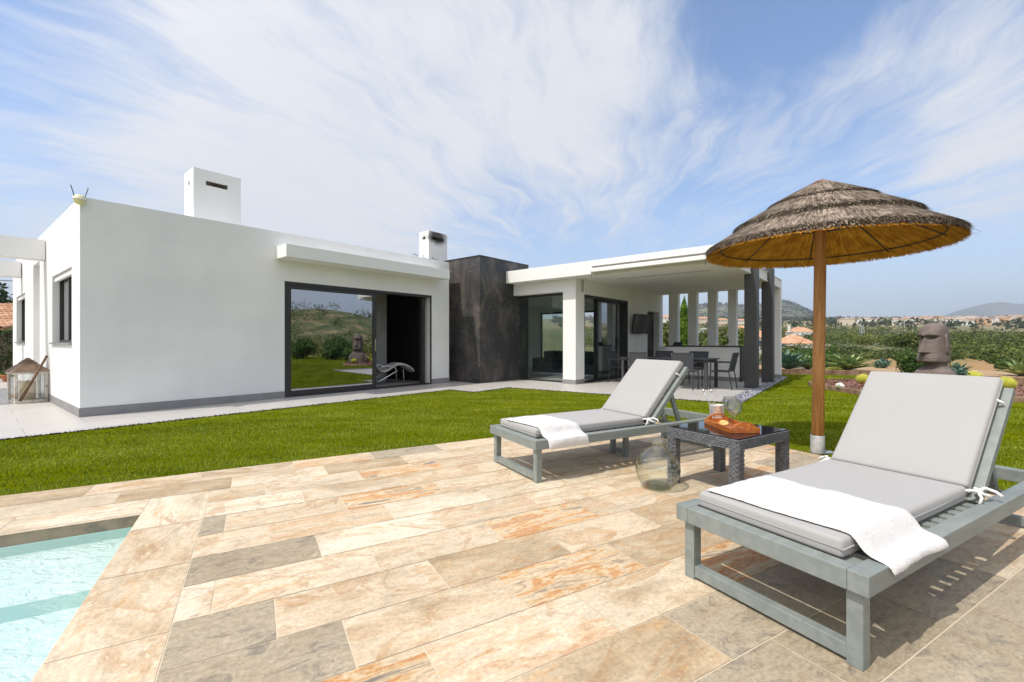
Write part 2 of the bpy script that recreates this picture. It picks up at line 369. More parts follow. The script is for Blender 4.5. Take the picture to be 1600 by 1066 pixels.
def m_terrain():
    m = bpy.data.materials.new('terrain'); m.use_nodes = True; t = NT(m.node_tree)
    b = t.n('ShaderNodeBsdfPrincipled'); o = t.n('ShaderNodeOutputMaterial'); t.nt.links.new(b.outputs[0], o.inputs[0])
    co = t.n('ShaderNodeTexCoord').outputs['Object']
    dist = t.vmath('LENGTH', co, out=1)
    ng = t.noise(co, .012, 9, .62); nf = t.noise(co, .35, 8, .7)
    sand = t.ramp(nf, [(.3, (.24, .155, .085)), (.5, (.40, .27, .155)), (.7, (.30, .21, .12))])
    green = t.ramp(t.noise(co, .22, 9, .78), [(.36, (.035, .055, .016)), (.48, (.07, .09, .028)), (.56, (.16, .145, .06)), (.66, (.33, .235, .13))])
    straw = t.mix(t.srange(t.noise(co, .03, 8, .7), .42, .6), (.30, .235, .115), (.09, .105, .035))
    c = t.mix(t.srange(dist, 55, 88), sand, green)
    c = t.mix(t.math('MULTIPLY', t.srange(dist, 330, 400), t.srange(ng, .30, .44)), c, straw)
    far = t.mix(t.srange(t.noise(co, .012, 12, .72), .40, .60), (.045, .062, .030), (.16, .15, .085))
    c = t.mix(t.srange(dist, 1150, 1500), c, far)
    t.set(b, 'Base Color', c); t.set(b, 'Roughness', .95)
    MATS['terrain'] = m
m_terrain()
mk('mountain', (.20, .19, .17), .95, col2=(.12, .14, .12), nscale=.0016, bump=0)
mk('road', (.33, .30, .26), .9)
mk('field', (.20, .24, .08), .9, col2=(.30, .28, .12), nscale=.3)
mk('redfield', (.33, .19, .09), .95, col2=(.20, .16, .07), nscale=.2)

# ------------------------------------------------------------------ mesh helpers
COL = SC.collection


class MB:
    def __init__(s): s.v = []; s.f = []
    def add(s, vs, fs):
        o = len(s.v); s.v += [tuple(v) for v in vs]; s.f += [tuple(i + o for i in f) for f in fs]; return s
    def box(s, x0, x1, y0, y1, z0, z1, M=None):
        vs = [Vector(p) for p in ((x0, y0, z0), (x1, y0, z0), (x1, y1, z0), (x0, y1, z0), (x0, y0, z1), (x1, y0, z1), (x1, y1, z1), (x0, y1, z1))]
        if M is not None: vs = [M @ v for v in vs]
        return s.add(vs, [(0, 3, 2, 1), (4, 5, 6, 7), (0, 1, 5, 4), (1, 2, 6, 5), (2, 3, 7, 6), (3, 0, 4, 7)])
    def bar(s, p, q, w, h=None, up=(0, 0, 1)):
        p, q = Vector(p), Vector(q); h = h or w; d = (q - p); L = d.length; d.normalize()
        upv = Vector(up)
        if abs(d.dot(upv)) > .98: upv = Vector((1, 0, 0))
        x = d.cross(upv).normalized(); y = x.cross(d).normalized()
        M = Matrix((x.to_4d(), y.to_4d(), d.to_4d(), (0, 0, 0, 1))).transposed(); M.translation = p
        M[3][0] = M[3][1] = M[3][2] = 0
        return s.box(-w / 2, w / 2, -h / 2, h / 2, 0, L, M)
    def tube(s, pts, rads, seg=10, cap=True):
        pts = [Vector(p) for p in pts]; n = len(pts)
        if not hasattr(rads, '__len__'): rads = [rads] * n
        rings = []
        prev = None
        for i, p in enumerate(pts):
            d = (pts[min(i + 1, n - 1)] - pts[max(i - 1, 0)]).normalized()
            ref = Vector((0, 0, 1)) if abs(d.z) < .95 else Vector((1, 0, 0))
            if prev is not None: ref = prev
            x = (ref - d * ref.dot(d)).normalized() if prev is not None else d.cross(ref).normalized()
            y = d.cross(x).normalized(); prev = x
            rings.append([p + (x * math.cos(2 * math.pi * k / seg) + y * math.sin(2 * math.pi * k / seg)) * rads[i] for k in range(seg)])
        vs = [v for r in rings for v in r]
        fs = [(i * seg + k, i * seg + (k + 1) % seg, (i + 1) * seg + (k + 1) % seg, (i + 1) * seg + k) for i in range(n - 1) for k in range(seg)]
        if cap: fs += [tuple(range(seg))[::-1], tuple((n - 1) * seg + k for k in range(seg))]
        return s.add(vs, fs)
    def lathe(s, prof, seg=32, c=(0, 0, 0), closed=False):
        vs = [(c[0] + r * math.cos(2 * math.pi * k / seg), c[1] + r * math.sin(2 * math.pi * k / seg), c[2] + z) for r, z in prof for k in range(seg)]
        n = len(prof)
        fs = [(i * seg + k, i * seg + (k + 1) % seg, (i + 1) * seg + (k + 1) % seg, (i + 1) * seg + k) for i in range(n - 1) for k in range(seg)]
        return s.add(vs, fs)
    def prism(s, poly, z0, z1):
        n = len(poly); vs = [(x, y, z0) for x, y in poly] + [(x, y, z1) for x, y in poly]
        tri = tessellate_polygon([[Vector((x, y, 0)) for x, y in poly]])
        fs = [(i, (i + 1) % n, (i + 1) % n + n, i + n) for i in range(n)]
        area = sum(poly[i][0] * poly[(i + 1) % n][1] - poly[(i + 1) % n][0] * poly[i][1] for i in range(n))
        for t in tri:
            fs.append(tuple(i + n for i in t)); fs.append(tuple(t)[::-1])
        return s.add(vs, fs)
    def build(s, name, m, parent=None, smooth=False, bevel=0, subsurf=0, seg=2, fix=True):
        me = bpy.data.meshes.new(name); me.from_pydata(s.v, [], s.f)
        if fix:
            bm = bmesh.new(); bm.from_mesh(me); bmesh.ops.recalc_face_normals(bm, faces=bm.faces); bm.to_mesh(me); bm.free()
        me.materials.append(MATS[m] if isinstance(m, str) else m)
        return finish(me, name, parent, smooth, bevel, subsurf, seg)


def finish(me, name, parent, smooth=False, bevel=0, subsurf=0, seg=2):
    o = bpy.data.objects.new(name, me); COL.objects.link(o)
    if smooth: me.polygons.foreach_set('use_smooth', [True] * len(me.polygons))
    if bevel:
        b = o.modifiers.new('bevel', 'BEVEL'); b.width = bevel; b.segments = seg; b.limit_method = 'ANGLE'; b.angle_limit = R(40)
    if subsurf:
        b = o.modifiers.new('sub', 'SUBSURF'); b.levels = subsurf; b.render_levels = subsurf
    if parent is not None: o.parent = parent
    return o


def fastmesh(name, quads, m, parent=None, k=4):
    """quads: (N,k,3) array of separate faces"""
    q = np.ascontiguousarray(quads, dtype=np.float32); N = q.shape[0]
    me = bpy.data.meshes.new(name); me.vertices.add(N * k); me.vertices.foreach_set('co', q.ravel())
    me.loops.add(N * k); me.loops.foreach_set('vertex_index', np.arange(N * k, dtype=np.int32))
    me.polygons.add(N); me.polygons.foreach_set('loop_start', np.arange(0, N * k, k, dtype=np.int32))
    me.polygons.foreach_set('loop_total', np.full(N, k, dtype=np.int32)); me.update(calc_edges=True); me.materials.append(MATS[m])
    o = bpy.data.objects.new(name, me); COL.objects.link(o)
    if parent is not None: o.parent = parent
    return o


def tag(o, label=None, cat=None, group=None, kind=None):
    for k, v in (('label', label), ('category', cat), ('group', group), ('kind', kind)):
        if v: o[k] = v
    return o


def thing(name, label, cat, loc=(0, 0, 0), rz=0, group=None):
    o = bpy.data.objects.new(name, None); o.empty_display_size = .2; COL.objects.link(o); o.location = loc; o.rotation_euler = (0, 0, rz)
    return tag(o, label, cat, group)


def copy_tree(o, parent=None):
    c = o.copy(); COL.objects.link(c); c.parent = parent
    for ch in [x for x in bpy.data.objects if x.parent == o and x != c]: copy_tree(ch, c)
    return c


def leaves(center, radii, n, size, flat=.6, shell=.5, seed=None, lift=0):
    """n leaf quads spread through an ellipsoid -> (n,4,3)"""
    rs = RS
    d = rs.normal(size=(n, 3)); d /= np.linalg.norm(d, axis=1)[:, None]
    rad = rs.uniform(shell ** 3, 1, n) ** (1 / 3)
    # lumpy outline
    lump = 1 + .16 * np.sin(d[:, 0] * 5 + center[0]) * np.cos(d[:, 1] * 6 + center[1]) + .12 * np.sin(d[:, 2] * 7 + center[0] * 3)
    p = d * rad[:, None] * lump[:, None] * np.array(radii) + np.array(center)
    return orient_quads(p, d, size, flat)


def orient_quads(p, d, size, flat=.6):
    n = len(p); rs = RS
    nn = d + rs.normal(size=(n, 3)) * flat; nn /= np.linalg.norm(nn, axis=1)[:, None]
    a = rs.normal(size=(n, 3)); a -= (a * nn).sum(1)[:, None] * nn; a /= np.linalg.norm(a, axis=1)[:, None]
    b = np.cross(nn, a)
    s = np.asarray(size) * rs.uniform(.6, 1.3, n) if np.ndim(size) == 0 else size * rs.uniform(.6, 1.3, n)
    s = s[:, None]
    return np.stack([p - a * s, p - b * s * .55, p + a * s, p + b * s * .55], 1)

# ------------------------------------------------------------------ frames
UV = Vector((588, 705)).normalized(); NV = Vector((UV.y, -UV.x)); A0 = Vector((-6.81, 7.11)); HROT = math.atan2(UV.y, UV.x)
AV = Vector((-402, 705)).normalized(); BV = Vector((AV.y, -AV.x)); PROT = math.atan2(BV.y, BV.x)
def hp(u, n, z=0): p = A0 + UV * u + NV * n; return (p.x, p.y, z)
def pp(b, a, z=0): p = BV * b + AV * a; return (p.x, p.y, z)
def hb(mb, u0, u1, n0, n1, z0, z1): return mb.box(u0, u1, -n1, -n0, z0, z1)
def px(x, y, z=0):
    Y = (1.2 - z) * 705 / (y - 533); return ((x - 800) / 705 * Y, Y, z)
def pxy(x, y, Y): return ((x - 800) / 705 * Y, Y, 1.2 + (533 - y) / 705 * Y)

# ================================================================== SETTING
def sheet(name, outer, holes, z, m, zfun=None):
    loops = [[Vector((p[0], p[1], 0)) for p in outer]] + [[Vector((p[0], p[1], 0)) for p in h] for h in holes]
    tri = tessellate_polygon(loops); vs = [v for l in loops for v in l]
    me = bpy.data.meshes.new(name); me.from_pydata([(v.x, v.y, z) for v in vs], [], [tuple(t) for t in tri])
    bm = bmesh.new(); bm.from_mesh(me)
    for f in bm.faces:
        if f.normal.z < 0: f.normal_flip()
    bm.to_mesh(me); bm.free(); me.materials.append(MATS[m])
    o = bpy.data.objects.new(name, me); COL.objects.link(o); o['kind'] = 'structure'
    return o

POOLR = [(-5.0, -6.0), (-.687, -6.0), (-.687, 3.98), (-5.0, 3.98)]      # (b, a)
poolw = [pp(b, a)[:2] for b, a in POOLR]
LAWN = [(-30, 34), (3, 34), (9.2, 18.0), (12.6, 17.0), (14.6, 13.6), (22, 9.5), (24, -8), (10, -25), (-30, -25)]
sheet('lawn', LAWN, [poolw], -.014, 'lawn_green')

# --- terrain, a polar grid out to the far hills
def smooth(a, b, x):
    t = min(1, max(0, (x - a) / (b - a))); return t * t * (3 - 2 * t)
def terr(X, Y):
    D = math.hypot(X, Y); az = math.degrees(math.atan2(X, Y))
    z = -1.0; Ye = max(Y, .70 * D)
    z += .62 * smooth(20, 26, D) + float(np.interp(Ye, [20, 70, 170, 380, 500, 700, 950, 1400], [0, -2.0, 1.2, 12.5, 18.5, 31.5, 47.5, 50]))
    z -= 20 * smooth(1150, 1700, D) * 0
    if D > 40:
        k = smooth(40, 200, D)
        z += k * (noise.noise((X * .012, Y * .012, 1)) * 1.6 + noise.noise((X * .004, Y * .004, 4)) * 2.5 * smooth(150, 600, D))
    # wooded hill behind the covered terrace
    z += 138 * math.exp(-((az - 24) / 6.0) ** 2) * smooth(1300, 2500, D) * (1 + .18 * noise.noise((X * .002, Y * .002, 2)))
    z += 88 * math.exp(-((az - 31.5) / 3.2) ** 2) * smooth(1300, 2300, D)
    # red scrubby hills to the right, behind the camera
    if az > 75 or az < -170:
        z += 1.0 * smooth(60, 140, D) * 16 * (.6 + .5 * noise.noise((X * .02, Y * .02, 7))) * smooth(75, 100, az if az > 0 else 360 + az)
    return z
def terrain():
    nr, na = 190, 420
    ds = [6 * (4200 / 6) ** (i / (nr - 1)) for i in range(nr)]
    vs = [(0, 0, -1.0)]; fs = []
    for i, D in enumerate(ds):
        for k in range(na):
            a = 2 * math.pi * k / na; X, Y = D * math.sin(a), D * math.cos(a)
            z = terr(X, Y)
            if D > 20: z += noise.noise((X * .22, Y * .22, 3)) * .14 * min(1, (D - 20) / 10)
            if D > 1300: z += noise.fractal((X * .006, Y * .006, 3), 1, 2, 4) * 10
            vs.append((X, Y, z))
    for k in range(na): fs.append((0, 1 + (k + 1) % na, 1 + k))
    for i in range(nr - 1):
        for k in range(na):
            a, b = 1 + i * na + k, 1 + i * na + (k + 1) % na
            fs.append((a, b, b + na, a + na))
    me = bpy.data.meshes.new('ground'); me.from_pydata(vs, [], fs); me.materials.append(MATS['terrain'])
    bm = bmesh.new(); bm.from_mesh(me); bmesh.ops.recalc_face_normals(bm, faces=bm.faces)
    if bm.faces[5].normal.z < 0:
        for f in bm.faces: f.normal_flip()
    bm.to_mesh(me); bm.free(); me.polygons.foreach_set('use_smooth', [True] * len(me.polygons))
    o = bpy.data.objects.new('ground', me); COL.objects.link(o); o['kind'] = 'structure'
terrain()

# --- distant mountain range, solid ridge 6 km off
def mountain():
    # outline as seen: pixel x -> pixel y of the crest
    prof = [(1395, 502), (1440, 499), (1478, 492), (1496, 485), (1515, 479), (1540, 474), (1560, 472), (1590, 474), (1620, 469), (1680, 466), (1760, 473), (1850, 470), (2000, 480), (2200, 498)]
    Y0 = 3600; n = 150; m = 16; vs = []; fs = []
    for i in range(n):
        x = 1395 + (2200 - 1395) * i / (n - 1)
        for j in range(len(prof) - 1):
            if prof[j][0] <= x <= prof[j + 1][0]:
                t = (x - prof[j][0]) / (prof[j + 1][0] - prof[j][0]); y = prof[j][1] * (1 - t) + prof[j + 1][1] * t
        X0 = (x - 800) / 705 * Y0; Zt = (533 - y) / 705 * Y0
        for k in range(m):
            s = k / (m - 1) * 2 - 1           # across the range
            h = Zt * (1 - abs(s) ** 1.3) * (1 + .035 * noise.fractal((X0 * .003, s * 3, 1), 1, 2, 4) * (0 if s == 0 else 1)) + 6 * noise.noise((X0 * .007, s, 2))
            vs.append((X0 + s * 150, Y0 + s * 640, max(-30, h) if abs(s) < 1 else -40))
    for i in range(n - 1):
        for k in range(m - 1): fs.append((i * m + k, (i + 1) * m + k, (i + 1) * m + k + 1, i * m + k + 1))
    me = bpy.data.meshes.new('mountains'); me.from_pydata(vs, [], fs); me.materials.append(MATS['mountain'])
    o = bpy.data.objects.new('mountains', me); COL.objects.link(o); o['kind'] = 'structure'
    me.polygons.foreach_set('use_smooth', [True] * len(me.polygons))
mountain()

# --- paved terrace: every slab a raised quad on a bed of grout
def terrace():
    T = 3.98; L = .742; P = .328
    quads = []; tcs = []; tts = []
    typ = {}
    def kind(b, a):
        spots = [(1.40, 1.90, 'o'), (1.65, 2.55, 'o'), (.68, 3.53, 'o'), (.14, 1.58, 'o'), (2.35, 1.60, 'o'), (-.15, 2.2, 'g'), (0.0, 1.88, 'g'), (.05, 2.87, 'g'), (-.25, 3.53, 'g'),
                 (1.60, 1.28, 'g'), (1.0, 1.28, 's'), (1.15, 2.22, 's'), (1.3, .95, 'g'), (2.3, .95, 'g'), (1.9, .62, 'g'), (2.6, 1.28, 'g'), (2.9, 1.0, 'g'), (.9, 4.5, 's'), (1.6, 4.83, 'g'), (-.5, 4.5, 's'), (1.1, 4.2, 'o'),
                 (3.4, 1.9, 's'), (1.9, .2, 'o'), (2.75, 2.2, 's'), (3.1, 3.2, 's'), (.9, .3, 'o'), (-1.5, 4.8, 's'), (.3, .95, 's'), (3.2, .62, 'g'), (.8, 4.85, 'o2')]
        best = None
        for sb, sa, k in spots:
            if abs(sa - a) < .17 and abs(sb - b) < .38:
                if best is None or abs(sb - b) < best[0]: best = (abs(sb - b), k)
        if best: return {'o': (1, 0), 'g': (0, .85), 's': (0, .12, .95), 'o2': (.6, 0)}[best[1]]
        r = random.random()
        if b > 3.2 or a < .6 or a > 5.2:
            if r < .10: return (.9, 0)
            if r < .25: return (0, .8)
        if r < .6: return (.12 * random.random(), .05)
        return (.45 * random.random(), .25 * random.random())
    g = .0030
    def slab(b0, b1, a0, a1, rot=False):
        if b1 - b0 < .03 or a1 - a0 < .03: return
        cb, ca = (b0 + b1) / 2, (a0 + a1) / 2
        kd = kind(cb, ca); fo, fg = kd[0], kd[1]
        if rot: fo, fg = random.choice([(0, 0), (.08, 0), (0, .08), (.15, 0)])
        ox, oy = random.uniform(-50, 50), random.uniform(-50, 50); fl = random.choice((-1, 1)); ra = kd[2] if len(kd) > 2 else random.random() * (.8 if cb < 2 else 1)
        zj = random.uniform(-.0004, .0004)
        crn = [(b0 + g, a0 + g), (b1 - g, a0 + g), (b1 - g, a1 - g), (b0 + g, a1 - g)]
        vs = [pp(b, a, zj) for b, a in crn]
        quads.append(vs)
        for b, a in crn:
            u, v = (b - cb) * fl, (a - ca)
            if rot: u, v = v, u
            tcs.append((u + ox, v + oy, ra * 7)); tts.append((fo, fg, ra))
    # rows along b
    rows = [(5.0 - P * (i + 1), 5.0 - P * i) for i in range(26)]
    for i, (a0, a1) in enumerate(rows):
        jb = -.17 + .2475 * (i - 1) - L * 14
        b = jb
        while b < 5.17:
            b0, b1 = b, b + L; b += L
            b1 = min(b1, 5.17)
            if b1 < -8: continue
            if a0 >= 4.0 + .3:      # rows fully beyond the pool: straight through
                slab(max(b0, -8), b1, a0, a1); continue
            if a1 > 4.1:           # the row that meets the coping
                slab(max(b0, -8), min(b1, -.687), max(a0, T), a1); slab(max(b0, -.305), b1, a0, a1); continue
            slab(max(b0, -.305), b1, a0, a1)
    # coping strip beside the pool, slabs laid the other way
    for k in range(14):
        a1 = 4.344 - k * .675; slab(-.687, -.305, a1 - .675, a1, True)
    for k in range(10): slab(-.687 - (k + 1) * .742, -.687 - k * .742, 3.98, 4.016)
    me = bpy.data.meshes.new('terrace'); nq = len(quads)
    me.from_pydata([v for q in quads for v in q], [], [(4 * i, 4 * i + 1, 4 * i + 2, 4 * i + 3) for i in range(nq)])
    me.materials.append(MATS['sandstone_tile'])
    for nm, dat in (('tc', tcs), ('tt', tts)):
        at = me.attributes.new(nm, 'FLOAT_VECTOR', 'POINT'); at.data.foreach_set('vector', [c for v in dat for c in v])
    o = bpy.data.objects.new('terrace', me); COL.objects.link(o); o['kind'] = 'structure'
    out = [pp(b, a)[:2] for b, a in ((-8, -3.6), (5.17, -3.6), (5.17, 5.0), (-8, 5.0))]
    # the hole follows the pool; clip it to the paved rectangle
    hole = [pp(b, a)[:2] for b, a in ((-5.0, -3.4), (-.687, -3.4), (-.687, 3.98), (-5, 3.98))]
    sheet('terrace_bed', out, [hole], -.0022, 'grout')
terrace()

# --- pool shell and water
def pool():
    mb = MB()
    def wallq(b0, a0, b1, a1, z0, z1): mb.add([pp(b0, a0, z0), pp(b1, a1, z0), pp(b1, a1, z1), pp(b0, a0, z1)], [(0, 1, 2, 3)])
    wallq(-5, 3.98, -.687, 3.98, -.075, -.0036); wallq(-.687, 3.98, -.687, -6, -.075, -.0036)
    o = mb.build('pool_coping', 'coping'); o['kind'] = 'structure'
    mb = MB()
    wallq(-5, 3.978, -.69, 3.978, -.6, -.075); wallq(-.69, 3.978, -.69, -6, -1.2, -.075)
    wallq(-5, 3.23, -.69, 3.23, -.215, -.138); wallq(-5, 3.978, -5, -6, -1.2, -.0036)
    o = mb.build('pool_walls', 'poolwall', fix=False); o['kind'] = 'structure'
    mb = MB()
    for a0, a1, z in ((3.23, 3.978, -.138), (-6, 3.23, -.215)):
        mb.add([pp(-5, a0, z), pp(-.69, a0, z), pp(-.69, a1, z), pp(-5, a1, z)], [(0, 1, 2, 3)])
    o = mb.build('pool_floor', 'pool_floor'); o['kind'] = 'structure'
    o = MB().add([pp(-5, -6, -.078), pp(-.688, -6, -.078), pp(-.688, 3.979, -.078), pp(-5, 3.979, -.078)], [(0, 1, 2, 3)]).build('water', 'watersurf'); o['kind'] = 'structure'
pool()

# --- house patio and pebble strip
PATIO = [(-9, 1.45), (6.5, 1.45), (6.5, 2.27), (7.82, 2.22), (8.12, 5.1), (8.36, 7.22), (16.2, 7.05), (16.2, -7), (7, -7), (7, -1), (.2, -.2), (-.45, -12), (-9, -12)]
po = sheet('patio', [(u, -n) for u, n in PATIO], [], -.002, 'patio_tile'); po.location = (A0.x, A0.y, 0); po.rotation_euler = (0, 0, HROT)
def pebbles():
    st = MB()
    path = [(-9, 1.45), (6.5, 1.45), (6.5, 2.27), (7.82, 2.22), (8.12, 5.1), (8.36, 7.22)]
    sheetpts = [[(8.36, 7.22), (16.3, 7.05), (16.3, 7.22), (8.42, 7.60)]]
    q = []
    for poly in sheetpts:
        o = sheet('pebble_strip', [hp(u, n)[:2] for u, n in poly], [], .001, 'pebble')
    # loose pebbles on strip and along the patio edge
    vs = []; fs = []
    ico = bmesh.new(); bmesh.ops.create_icosphere(ico, subdivisions=1, radius=1); iv = [v.co.copy() for v in ico.verts]; fi = [[v.index for v in f.verts] for f in ico.faces]; ico.free()
    for cls in (0, 1):
        mb = MB()
        for _ in range(1500):
            if random.random() < .55:
                u = random.uniform(8.4, 16.2); t = (u - 8.4) / 7.8; n = random.uniform(7.24 - .16 * t, 7.58 - .36 * t); r = random.uniform(.012, .028)
            else:
                k = random.randrange(len(path) - 1) if random.random() < .5 else 0
                a, b = path[k], path[k + 1]; t = random.random(); u = a[0] + (b[0] - a[0]) * t; n = a[1] + (b[1] - a[1]) * t
                r = random.uniform(.010, .018); n += random.uniform(.0, .05); u -= random.uniform(0, .03)
            p = Vector(hp(u, n, .004)); s = Vector((r * random.uniform(.8, 1.4), r, r * .6))
            o0 = len(mb.v); mb.v += [(p.x + v.x * s.x, p.y + v.y * s.y, p.z + v.z * s.z) for v in iv]; mb.f += [tuple(i + o0 for i in f) for f in fi]
        o = mb.build('pebbles', ['pebble_light', 'pebble_dark'][cls], fix=False)
        tag(o, ['pale pebbles along the edge of the grey patio', 'dark pebbles along the edge of the grey patio'][cls], 'pebbles', None, 'stuff')
mk('pebble_light', (.34, .35, .39), .6); mk('pebble_dark', (.12, .12, .15), .6)
pebbles()

# --- lawn blades
def inpoly(x, y, poly):
    c = np.zeros(len(x), bool); j = len(poly) - 1
    for i in range(len(poly)):
        xi, yi = poly[i][:2]; xj, yj = poly[j][:2]
        cond = ((yi > y) != (yj > y)) & (x < (xj - xi) * (y - yi) / (yj - yi + 1e-12) + xi); c ^= cond; j = i
    return c
ISLAND = [(8.3, 12.5), (7.95, 11.6), (7.85, 10.4), (7.75, 9.4), (8.05, 8.6), (8.75, 8.42), (9.6, 8.95), (10.4, 8.95), (12, 8.9), (13.6, 9.6), (13.6, 11.0), (12.0, 11.9), (10.6, 12.6), (9.4, 12.9)]
def grass():
    out = []
    rings = [(2.5, 5.5, 5200), (5.5, 8, 3000), (8, 12, 1500), (12, 22, 560)]
    pat = [hp(u, n)[:2] for u, n in PATIO]; peb = [hp(u, n)[:2] for u, n in [(8.3, 7.0), (16.3, 7.0), (16.3, 7.22), (8.42, 7.60)]]
    hou = [hp(u, n)[:2] for u, n in [(0, 0), (16, 0), (16, -14), (-1, -14)]]
    pav = [pp(b, a)[:2] for b, a in ((-8, -6), (5.172, -6), (5.172, 5.003), (-8, 5.003))]
    for r0, r1, den in rings:
        n = int(den * math.pi * (r1 ** 2 - r0 ** 2) * 150 / 360)
        D = np.sqrt(RS.uniform(r0 ** 2, r1 ** 2, n)); az = np.radians(RS.uniform(-58, 92, n)); x = D * np.sin(az); y = D * np.cos(az)
        k = inpoly(x, y, LAWN) & ~inpoly(x, y, pat) & ~inpoly(x, y, peb) & ~inpoly(x, y, pav) & ~inpoly(x, y, ISLAND) & ~inpoly(x, y, hou)
        x, y = x[k], y[k]; m = len(x)
        w = (.0028 + .0007 * np.hypot(x, y)) * RS.uniform(.7, 1.3, m); h = RS.uniform(.014, .027, m)
        th = RS.uniform(0, 2 * np.pi, m); ln = RS.uniform(.2, .9, m) * h; la = RS.uniform(0, 2 * np.pi, m) * .6 + .3
        dx, dy = np.cos(th) * w / 2, np.sin(th) * w / 2
        z0 = np.full(m, -.014)
        a = np.stack([x - dx, y - dy, z0], 1); b = np.stack([x + dx, y + dy, z0], 1); c = np.stack([x + np.cos(la) * ln, y + np.sin(la) * ln, z0 + h], 1)
        out.append(np.stack([a, b, c], 1))
    q = np.concatenate(out); print('blades', len(q))
    o = fastmesh('grass', q, 'grassblade', None, 3)
    tag(o, 'short bright green turf between the patio and the stone terrace', 'grass', None, 'stuff')
grass()

# ================================================================== VILLA
villa = thing('villa', 'white flat-roofed modern house with dark sliding doors, black stone block and covered terrace', 'house', (A0.x, A0.y, 0), HROT)
def part(name, m, parent=None, bevel=0, **k):
    return lambda mb: mb.build(name, m, parent if parent is not None else villa, bevel=bevel, **k)
ZT = 3.48
# main facade
m = MB(); hb(m, .002, 3.14, -.3, 0, 0, ZT); hb(m, 7.13, 7.78, -.3, 0, 0, ZT); hb(m, 3.14, 7.13, -.3, 0, 2.47, ZT)
hb(m, 7.48, 7.78, -7, -.3, 0, ZT); m.build('wall', 'render', villa)
for a_, b_ in ((0, 3.14), (7.13, 7.79)): hb(MB(), a_, b_, 0, .012, -.01, .14).build('plinth', 'plinth', villa)
# side wall, very slightly out of square
SK = Matrix.Rotation(R(1.81), 4, 'Z')
def sb(mb, t0, t1, d0, d1, z0, z1): return mb.box(d0, d1, t0, t1, z0, z1, SK)
m = MB()
sb(m, .01, .69, 0, .3, 0, ZT - .003); sb(m, .69, 2.71, 0, .3, 0, 1.15); sb(m, .69, 2.71, 0, .3, 2.45, ZT - .003)
sb(m, 2.71, 4.42, 0, .3, 0, ZT - .003); sb(m, 4.42, 5.46, .22, .3, 0, 2.95); sb(m, 4.42, 5.46, 0, .3, 2.95, ZT - .003)
sb(m, 5.46, 7.02, 0, .3, 0, ZT - .003); sb(m, 7.02, 8.97, 0, .3, 0, 1.15); sb(m, 7.02, 8.97, 0, .3, 2.43, ZT - .003); sb(m, 8.97, 9.9, 0, .3, 0, ZT - .003)
m.build('wall', 'render', villa)
for a_, b_ in ((-.012, 4.42), (5.46, 9.9)): sb(MB(), a_, b_, -.012, 0, -.01, .14).build('plinth', 'plinth', villa)
for t0, t1, zt in ((.69, 2.71, 2.45), (7.02, 8.97, 2.43)):
    w = MB(); sb(w, t0, t0 + .05, .10, .17, 1.17, zt); sb(w, t1 - .05, t1, .10, .17, 1.17, zt); sb(w, t0 + .05, t1 - .05, .10, .17, zt - .06, zt); sb(w, t0 + .05, t1 - .05, .10, .17, 1.17, 1.22)
    sb(w, (t0 + t1) / 2 - .04, (t0 + t1) / 2 + .04, .095, .165, 1.22, zt - .06)
    wo = w.build('window', 'alu', villa)
    g = MB(); sb(g, t0 + .05, t1 - .05, .13, .14, 1.22, zt - .06); g.build('pane', 'pane_door', wo)
    g = MB(); sb(g, t0 - .04, t1 + .04, -.04, .12, 1.14, 1.17); g.build('sill', 'plinth', wo)
    g = MB(); sb(g, t0 + .03, t1 - .03, .2, .22, 1.2, zt); g.build('blind', 'blind', wo)
    g = MB(); sb(g, t0 + .02, t1 - .02, .03, .08, zt - .10, zt - .02); g.build('blind_box', 'renderroof', wo)
# flat roofs
m = MB(); hb(m, .3, 7.48, -9.5, -.3, 3.15, 3.25); m.build('roof', 'renderroof', villa)
m = MB(); hb(m, 7.78, 15.9, -9.5, -.42, 3.05, 3.17); hb(m, 10.42, 15.9, -.42, .78, 3.05, 3.17); m.build('roof', 'renderroof', villa)
# room shells
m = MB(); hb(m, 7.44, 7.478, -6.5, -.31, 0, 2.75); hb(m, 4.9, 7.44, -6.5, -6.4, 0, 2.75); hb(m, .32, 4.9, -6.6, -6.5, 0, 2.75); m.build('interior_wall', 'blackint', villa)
m = MB(); hb(m, 1.2, 6.70, -1.62, -1.50, .005, 2.7); m.build('curtain', 'greyint', villa)
m = MB(); hb(m, .32, 7.44, -6.4, -.31, 2.7, 2.75); m.build('ceiling', 'woodint', villa)
m = MB(); hb(m, .32, 7.44, -6.4, -.12, .001, .004); m.build('floor', 'greyint', villa)
# sliding door of the living room
def slide_door():
    d = MB(); hb(d, 3.14, 3.20, -.24, -.02, 0, 2.47); hb(d, 7.10, 7.13, -.03, .004, 0, 2.47); hb(d, 6.93, 6.99, -.28, -.16, .03, 2.41)
    hb(d, 3.20, 7.10, -.24, -.02, 2.41, 2.47); hb(d, 3.20, 7.10, -.24, -.02, 0.004, .03)
    do = d.build('sliding_door', 'alu', villa)
    s = MB(); hb(s, 3.20, 3.30, -.10, -.05, .03, 2.41); hb(s, 5.30, 5.40, -.10, -.05, .03, 2.41); hb(s, 3.30, 5.30, -.10, -.05, .03, .13); hb(s, 3.30, 5.30, -.10, -.05, 2.32, 2.41)
    s.build('door_frame', 'alu', do)
    s = MB(); hb(s, 3.30, 5.30, -.080, -.070, .13, 2.32); s.build('pane', 'pane_mirror', do)
    s = MB(); hb(s, 5.335, 5.365, -.05, -.02, .95, 1.25); s.build('handle', 'chrome', do)
    for z in (.35, .95, 1.5, 2.2): hb(MB(), 6.975, 6.992, -.17, -.15, z, z + .05).build('door_hinge', 'chrome', do)
slide_door()
